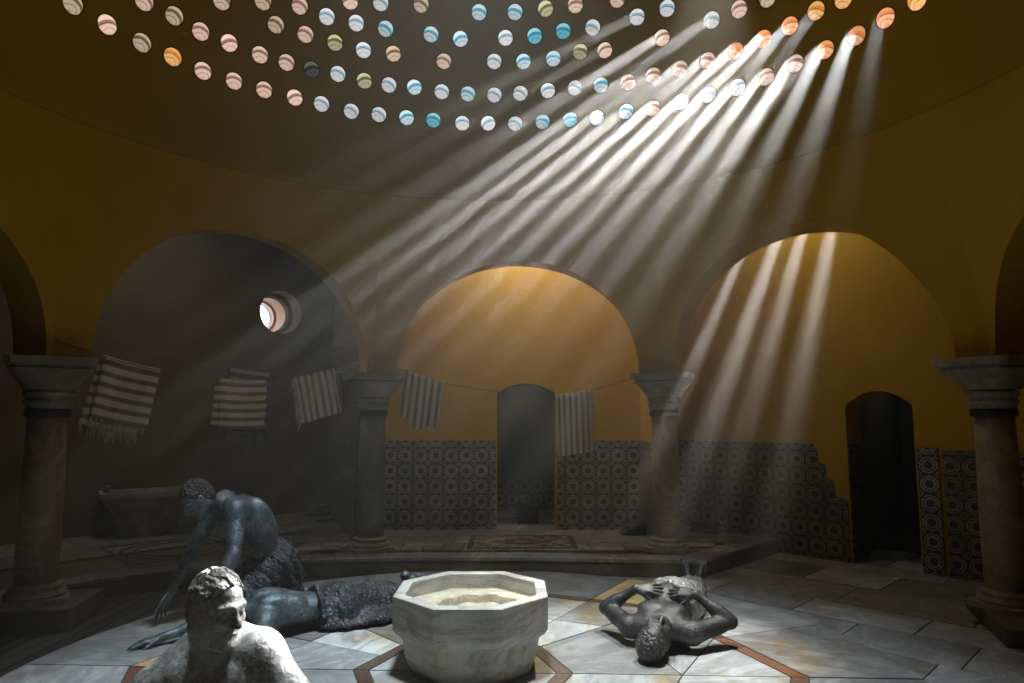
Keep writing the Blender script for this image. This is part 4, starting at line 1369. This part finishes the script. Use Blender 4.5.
        for i in range(5):
            o_ = (i - 2) * .0165
            b0 = ball + lt * o_ * s * 1.0
            big = (i == 0) if sx > 0 else (i == 4)
            L = .058 - .006 * abs(i - (0 if sx > 0 else 4))
            rr = .0145 if big else .0105
            B.cone(b0 - t * .02 * s, b0 + t * L * s + sole * .004 * s, rr * 1.1 * s, rr * .85 * s, .006 * s)
    return sh


def bbox(pts, m):
    p = np.array(pts); return p.min(0) - m, p.max(0) + m


GRP = 'life-size bronze bathers on the round marble floor'

# ---- 1. figure lying on its back, right of the basin
s = 1.2
o0 = np.array((1.02, 5.11, 0.0)); ax = np.array((.37, .93, 0)); ax = nv(ax); lt = np.array((ax[1], -ax[0], 0)); up = np.array((0, 0, 1.))
Lc = lambda x, y, z: o0 + lt * x + ax * y + up * z
J = dict(pelvis=Lc(0, .88, .165), chest=Lc(0, .43, .175), neck=Lc(0, .21, .165), head=Lc(.0, .015, .15),
         pelvis_f=(up, -ax), chest_f=(up, -ax), head_f=(up * .90 + lt * .36 + ax * -.12, -ax + up * .10), belly=.095, hs=1.13,
         shL=Lc(-.225, .285, .13), shR=Lc(.225, .285, .13),
         armL=dict(wrist=Lc(-.225, .50, .365), pole=(-lt * 1.0 - ax * .35 - up * 1.15), dir=lt * .95 + ax * .12 + up * .06, palm=-up * .80 + ax * .60 + lt * .05, curl=.26, spread=.24, side=-1, thumb=.55),
         armR=dict(wrist=Lc(.235, .50, .365), pole=(lt * 1.0 - ax * .35 - up * 1.15), dir=-lt * .95 + ax * .08 + up * .03, palm=-up * .80 + ax * .60 - lt * .05, curl=.30, spread=.24, side=1, thumb=.75),
         legL=dict(ankle=Lc(.0, 1.96, .11), pole=up, toe=up * .95 + ax * .25 - lt * .2, sole=ax * .95 - up * .25),
         legR=dict(ankle=Lc(.085, 1.96, .11), pole=up, toe=up * .95 + ax * .25 + lt * .16, sole=ax * .95 - up * .25))
f1 = empty('bronze_statue', (1.3, 5.75, 0), 'dark bronze man lying on his back right of the basin, hands on chest', 'statue', GRP)
pts = [Lc(a, b_, c) for a in (-.62, .62) for b_ in (-.16, 2.1) for c in (-.01, .45)]
lo, hi = bbox(pts, .03)
B = Skin(lo, hi, .0095)
hc = J['head']; H = Skin(hc - .2, hc + .2, .007)
figure(B, H, J, s)
inv = Matrix.Translation((-1.3, -5.75, 0))
def finish(o, root):
    o.data.transform(Matrix.Translation(-root.location)); return o
finish(B.mesh('body', M['bronze_dark'], f1), f1)
finish(H.mesh('hair', M['bronze_hair'], f1), f1)
Cl = Skin(lo, hi, .0105)
Cl.cone(Lc(0, .80, .19), Lc(0, 1.02, .165), .185 * 1.0, .17, .05)
Cl.ell(Lc(0, .86, .17), np.array([lt, ax, up]), (.225, .16, .155), .05)
Cl.ell(Lc(0, .74, .20), np.array([lt, ax, up]), (.205, .22, .225), .06)
Cl.cone(Lc(-.08, 1.0, .16), Lc(.01, 1.80, .115), .155, .08, .10); Cl.cone(Lc(.08, 1.0, .16), Lc(.095, 1.80, .115), .165, .085, .10)
Cl.add(lambda g: .006 * np.sin(((g[0] - o0[0]) * ax[0] + (g[1] - o0[1]) * ax[1]) * 46 + ((g[0] - o0[0]) * lt[0] + (g[1] - o0[1]) * lt[1]) * 22 + g[2] * 25))
Cl.add(wob(3, .005, 30))
Cl.cut(Lc(0, .66, .2), nv(-ax - up * .1)); Cl.cut(Lc(0, 1.90, .1), ax); Cl.cut((0, 0, .004), (0, 0, -1))
finish(Cl.mesh('cloth_wrap', M['bronze_cloth_pale'], f1), f1)['label'] = 'bronze cloth wrapped round the hips'

# ---- 2. figure lying face down, left of the basin
f2 = empty('bronze_statue', (-1.8, 5.85, 0), 'blue-grey bronze man lying face down left of the basin, one arm stretched out', 'statue', GRP)
hd = np.array((-2.40, 5.42, .155)); shc = np.array((-2.13, 5.64, .19)); pv = np.array((-1.62, 5.98, .155))
axb = nv((pv - shc) * (1, 1, 0)); ltb = np.array((axb[1], -axb[0], 0))     # ltb points to the camera side
J = dict(pelvis=pv, chest=shc + axb * .16, neck=shc - axb * .06, head=hd, pelvis_f=(-up, -axb), chest_f=(-up, -axb), head_f=(-up * .6 + ltb * .8, -axb + up * .1),
         shL=shc - ltb * .23 + axb * .01 - up * .02, shR=shc + ltb * .23 + axb * .02 - up * .02)
# facing down: right = fwd x up = (-up) x (-axb)
rt = np.cross(-up, -axb)
if np.dot(rt, ltb) < 0: J['shL'], J['shR'] = J['shR'], J['shL']
far, near = ('L', 'R') if np.dot(rt, ltb) > 0 else ('R', 'L')
sgn = lambda k: 1 if k == 'R' else -1
J['arm' + far] = dict(wrist=np.array((-2.80, 5.42, .05)), pole=-ltb - up * .3, dir=np.array((-.86, -.5, -.12)), palm=-up, curl=.22, thumb=.4, side=sgn(far))
J['arm' + near] = dict(wrist=np.array((-2.22, 5.08, .05)), pole=axb * .8 + ltb, dir=np.array((-.95, .15, -.05)), palm=-up, curl=.25, side=sgn(near))
for k, dx in ((far, -1), (near, 1)):
    J['leg' + k] = dict(ankle=np.array((-1.05, 6.80, .13)) + ltb * (.09 * dx), pole=-up, toe=axb * .93 - up * .25 + ltb * .1 * dx, sole=up * .9 + axb * .3)
pts = [hd, shc, pv, (-3.05, 5.2, 0), (-2.25, 4.95, 0), (-.75, 7.15, .38), (-2.4, 6.1, .4)]
lo, hi = bbox(pts, .07); lo[2] = -.02
B = Skin(lo, hi, .0095); H = Skin(hd - .2, hd + .2, .008)
figure(B, H, J, s)
finish(B.mesh('body', M['bronze_blue'], f2), f2); finish(H.mesh('hair', M['bronze_hair'], f2), f2)
Cl = Skin(lo, hi, .0105)
kn = [pv + axb * .30 + ltb * .10, pv + axb * .30 - ltb * .10]
end = np.array((-1.16, 6.63, .09))
Cl.ell(pv + axb * .02 + up * .0, np.array([axb, ltb, up]), (.21, .235, .165), .05)
for k in (1, -1):
    Cl.cone(pv + ltb * .1 * k + axb * .05, pv * .35 + end * .65 + ltb * .085 * k, .135, .105, .10)
    Cl.cone(pv * .35 + end * .65 + ltb * .085 * k, end + ltb * .07 * k, .105, .085, .10)
Cl.ell(np.array((-1.42, 6.12, .05)) + ltb * .12, np.array([nv((.5, .55, 0)), ltb, up]), (.46, .20, .055), .06)
Cl.add(lambda g: .007 * np.sin((g[0] * axb[0] + g[1] * axb[1]) * 40 + (g[0] * ltb[0] + g[1] * ltb[1]) * 34 + g[2] * 18))
Cl.add(wob(13, .008, 26))
Cl.cut(pv - axb * .145, -axb); Cl.cut(end - axb * .03, axb); Cl.cut((0, 0, .004), (0, 0, -1))
Cl.cone(pv - axb * .14 - ltb * .16 + up * .10, pv - axb * .13 + up * .175, .02, .02, .02); Cl.cone(pv - axb * .13 + up * .175, pv - axb * .14 + ltb * .17 + up * .10, .02, .02, .02)
Cl.cone(pv - axb * .14 + ltb * .17 + up * .10, pv - axb * .13 + ltb * .215 - up * .03, .02, .018, .02)
finish(Cl.mesh('cloth_wrap', M['bronze_cloth'], f2), f2)

f2.location.x += .09
# ---- 3. kneeling figure bending over the one that lies face down
f3 = empty('bronze_statue', (-2.35, 6.4, 0), 'grey bronze man kneeling and bending over the outstretched figure', 'statue', GRP)
fw = nv((-.72, -.69, 0)); lat = np.cross(fw, up)             # his right
s = 1.3
pv = np.array((-2.24, 6.52, .43)); nk = np.array((-2.55, 6.14, 1.01)); hd = np.array((-2.70, 5.90, 1.045))
tu = nv(nk - pv)
ch = pv * .36 + nk * .64 - fw * .06
J = dict(pelvis=pv, chest=ch, neck=nk, head=hd, pelvis_f=(fw + up * .1, up * .9 + fw * .25), chest_f=(fw * .75 - up * .62, tu + fw * .45),
         head_f=(fw * .62 - up * .78 + np.array((-.15, 0, 0)), fw * .75 + up * .6 + np.array((-.1, 0, 0))))
J['shL'] = nk - lat * .225 - up * .06 + fw * .0; J['shR'] = nk + lat * .215 - up * .10 + fw * .03
J['armL'] = dict(wrist=np.array((-2.42, 5.67, .31)), pole=-lat * .25 - fw * .5 + up * .1, dir=np.array((-.35, -.25, -.75)), palm=np.array((-.2, .5, -.6)), curl=.3, side=-1)
J['armR'] = dict(wrist=np.array((-2.93, 5.98, .225)), pole=lat * .5 - fw * .5, dir=np.array((-.32, -.30, -.80)), palm=np.array((.5, -.3, -.4)), curl=.22, side=1, spread=.3)
for k, sx in (('L', -1), ('R', 1)):
    kp = pv + fw * .40 + lat * .13 * sx
    J['leg' + k] = dict(ankle=pv - fw * .10 + lat * .12 * sx - up * .35, pole=fw * 1.0 - up * .25, toe=-fw * .95 - up * .2, sole=up * .8 - fw * .2)
pts = [pv, nk, hd, (-3.15, 5.5, 0), (-1.95, 6.9, 0), (-2.0, 6.9, 1.25), (-2.3, 5.4, .2)]
lo, hi = bbox(pts, .14); lo[2] = -.02
B = Skin(lo, hi, .0095); H = Skin(hd - .2, hd + .2, .008)
figure(B, H, J, s)
finish(B.mesh('body', M['bronze_blue'], f3), f3); finish(H.mesh('hair', M['bronze_hair'], f3), f3)
Cl = Skin(lo, hi, .0105)
Fp3 = np.array([lat, fw, up])
Cl.ell(pv - up * .02, Fp3, (.235, .185, .19), .05)
for sx in (-1, 1):
    hp = pv + lat * .105 * sx - up * .05
    Kp, An = ik(hp, pv - fw * .10 + lat * .12 * sx - up * .35, .44 * s, .43 * s, fw - up * .25)
    Cl.cone(hp, Kp, .165, .118, .10)
    Cl.cone(Kp - fw * .05, pv - fw * .12 + lat * .12 * sx - up * .33, .09, .10, .10)
Cl.ell(pv - up * .20 - fw * .05, Fp3, (.23, .22, .22), .08)
def folds3(g):
    x = (g[0] - pv[0]) * lat[0] + (g[1] - pv[1]) * lat[1]; y = (g[0] - pv[0]) * fw[0] + (g[1] - pv[1]) * fw[1]; z = g[2] - pv[2]
    return .010 * np.sin(z * 30 - y * 48 + x * 20 + 1.5 * np.sin(z * 9 + x * 7)) + .004 * np.sin(z * 70 - y * 60)
Cl.add(folds3); Cl.add(wob(21, .006, 30))
Cl.cut(pv + tu * .15, nv(tu - fw * .1)); Cl.cut((0, 0, .004), (0, 0, -1))
finish(Cl.mesh('cloth_wrap', M['bronze_cloth'], f3), f3)

f3.location.x += .03
# ---- 4. foreground figure, seated, leaning on one arm
s = 1.25
f4 = empty('bronze_statue', (-1.2, 2.5, 0), 'pale sunlit bronze man in the foreground, head turned right, seen from the chest up', 'statue', GRP)
hd = np.array((-1.075, 2.58, 1.05)); nk = np.array((-1.12, 2.75, .885)); pv = np.array((-1.10, 2.66, .20))
lat = nv((-.96, .10, -.20))                                       # his right (towards the left of the picture)
tu = nv(nk - pv); fw = np.cross(up, lat); fw = nv(np.cross(tu, lat))
ch = pv * .30 + nk * .70
J = dict(pelvis=pv, chest=ch, neck=nk, head=hd, pelvis_f=(fw, tu), chest_f=(fw, tu), head_f=((.86, -.48, -.14), (.12, -.06, 1)), hs=.87)
if fw[1] > 0: J['pelvis_f'] = (-fw, tu); J['chest_f'] = (-fw, tu); fw = -fw
J['shL'] = np.array((-.955, 2.70, .855)); J['shR'] = np.array((-1.325, 2.67, .735))
J['armL'] = dict(wrist=np.array((-.60, 2.42, .36)), pole=np.array((1.0, .55, .1)), dir=np.array((-.05, -.75, -.5)), palm=-up + np.array((0, -.3, 0)), curl=.45, side=-1)
J['armR'] = dict(wrist=np.array((-1.42, 2.28, .28)), pole=lat - fw * .4, dir=np.array((.25, -.8, -.4)), palm=-up, curl=.35, side=1)
J['legL'] = dict(ankle=np.array((-.62, 1.98, .075)), pole=up + np.array((.1, -.5, 0)), toe=np.array((.3, -.9, 0)), sole=-up)
J['legR'] = dict(ankle=np.array((-.95, 2.02, .075)), pole=np.array((-.7, -.5, .35)), toe=np.array((.8, -.4, 0)), sole=-up)
pts = [pv, nk, hd, (-.35, 1.7, 0), (-1.75, 2.9, 1.2)]
lo, hi = bbox(pts, .10); lo[2] = -.02; hi[2] = 1.22
B = Skin(lo, hi, .0062); H = Skin(hd - .2, hd + .2, .0055)
figure(B, H, J, s)
finish(B.mesh('body', M['bronze_pale'], f4), f4); finish(H.mesh('hair', M['bronze_hair_pale'], f4), f4)
Cl = Skin(lo, hi, .011)
Cl.ell(pv - up * .0, frame(fw, tu), (.235, .18, .17), .05)
for k, sx in (('L', -1), ('R', 1)):
    Ff = frame(*J['pelvis_f']); hp = pv + s * (Ff[0] * .088 * sx - Ff[2] * .035)
    Kp, An = ik(hp, J['leg' + k]['ankle'], .44 * s, .43 * s, J['leg' + k]['pole'])
    Cl.cone(hp, hp + (Kp - hp) * .75, .125, .10, .06)
Cl.add(wob(31, .007, 28)); Cl.cut((0, 0, .004), (0, 0, -1)); Cl.cut(pv + tu * .13, tu)
finish(Cl.mesh('cloth_wrap', M['bronze_cloth_pale'], f4), f4)

# ---- 5. dim seated figure at the far left, on a stone ledge
lg = tag(prism('stone_ledge', [(-6.55, 7.25), (-5.75, 7.25), (-5.75, 7.75), (-6.55, 7.75)], .15, .62, M['trough']), 'dark stone ledge at the far left edge under the dim seated figure', 'ledge')
f5 = empty('bronze_statue', (-5.95, 7.4, .15), 'dim dark bronze figure seated at far left edge, mostly hidden by the column', 'statue', GRP)
pv = np.array((-6.0, 7.5, .76)); nk = np.array((-5.96, 7.42, 1.32)); hd = np.array((-5.86, 7.28, 1.47))
fw = nv((.55, -.8, 0)); lat = np.cross(fw, up)
J = dict(pelvis=pv, chest=pv * .36 + nk * .64, neck=nk, head=hd, pelvis_f=(fw, up), chest_f=(fw - up * .1, up + fw * .15), head_f=(fw - up * .35, up + fw * .3))
for k, sx in (('L', -1), ('R', 1)):
    J['arm' + k] = dict(wrist=pv + fw * .42 + lat * .15 * sx + up * .10, pole=lat * sx - fw * .4 - up * .3, dir=fw - up * .25, palm=-up, curl=.4)
    J['leg' + k] = dict(ankle=pv + fw * .50 + lat * .14 * sx - up * .53, pole=fw + up * .6, toe=fw, sole=-up)
lo, hi = bbox([pv - (.45, .35, .62), hd + (.55, .3, .25), pv + fw * .8 - up * .62], .08); lo[2] = .13
B = Skin(lo, hi, .012); H = Skin(hd - .2, hd + .2, .009)
figure(B, H, J, 1.12)
finish(B.mesh('body', M['bronze_dark'], f5), f5); finish(H.mesh('hair', M['bronze_hair'], f5), f5)
Cl = Skin(lo, hi, .013)
Cl.ell(pv, np.array([lat, fw, up]), (.22, .17, .16), .05)
for sx in (-1, 1): Cl.cone(pv + lat * .1 * sx, pv + fw * .40 + lat * .12 * sx + up * .0, .125, .10, .06)
Cl.add(wob(41, .007, 28))
finish(Cl.mesh('cloth_wrap', M['bronze_cloth'], f5), f5)


# ------------------------------------------------------------------ steam in the room
m = bpy.data.materials.new('steam'); m.use_nodes = True
nt = m.node_tree; nt.nodes.clear()
vs = nt.nodes.new('ShaderNodeVolumeScatter'); out = nt.nodes.new('ShaderNodeOutputMaterial')
vs.inputs['Color'].default_value = (1, .97, .91, 1); vs.inputs['Anisotropy'].default_value = .35
tt = NT(nt)
geo = tt.n('ShaderNodeNewGeometry'); sx = tt.n('ShaderNodeSeparateXYZ'); tt.l(geo.outputs['Position'], sx.inputs[0])
def grade(sock, lo_, hi_):
    mr = tt.n('ShaderNodeMapRange', interpolation_type='SMOOTHSTEP')
    tt.l(sock, mr.inputs[0]); mr.inputs[1].default_value = lo_; mr.inputs[2].default_value = hi_
    return mr.outputs[0]
# the steam hangs high and towards the back of the room
dens = tt.math('MULTIPLY', grade(sx.outputs[1], 2.8, 7.3), grade(sx.outputs[2], .0, 3.3))
tt.l(tt.math('MULTIPLY_ADD', dens, .020, .0012), vs.inputs['Density'])
nt.links.new(vs.outputs[0], out.inputs['Volume'])
bm = bmesh.new(); box(bm, (-.5, 5.0, 4.45), (16, 17.5, 9.3))
hz = obj_bm('steam_haze', bm, m)
hz['kind'] = 'stuff'; hz['label'] = 'thin steam hanging in the vaulted room'; hz['category'] = 'steam'
hz.display_type = 'WIRE'
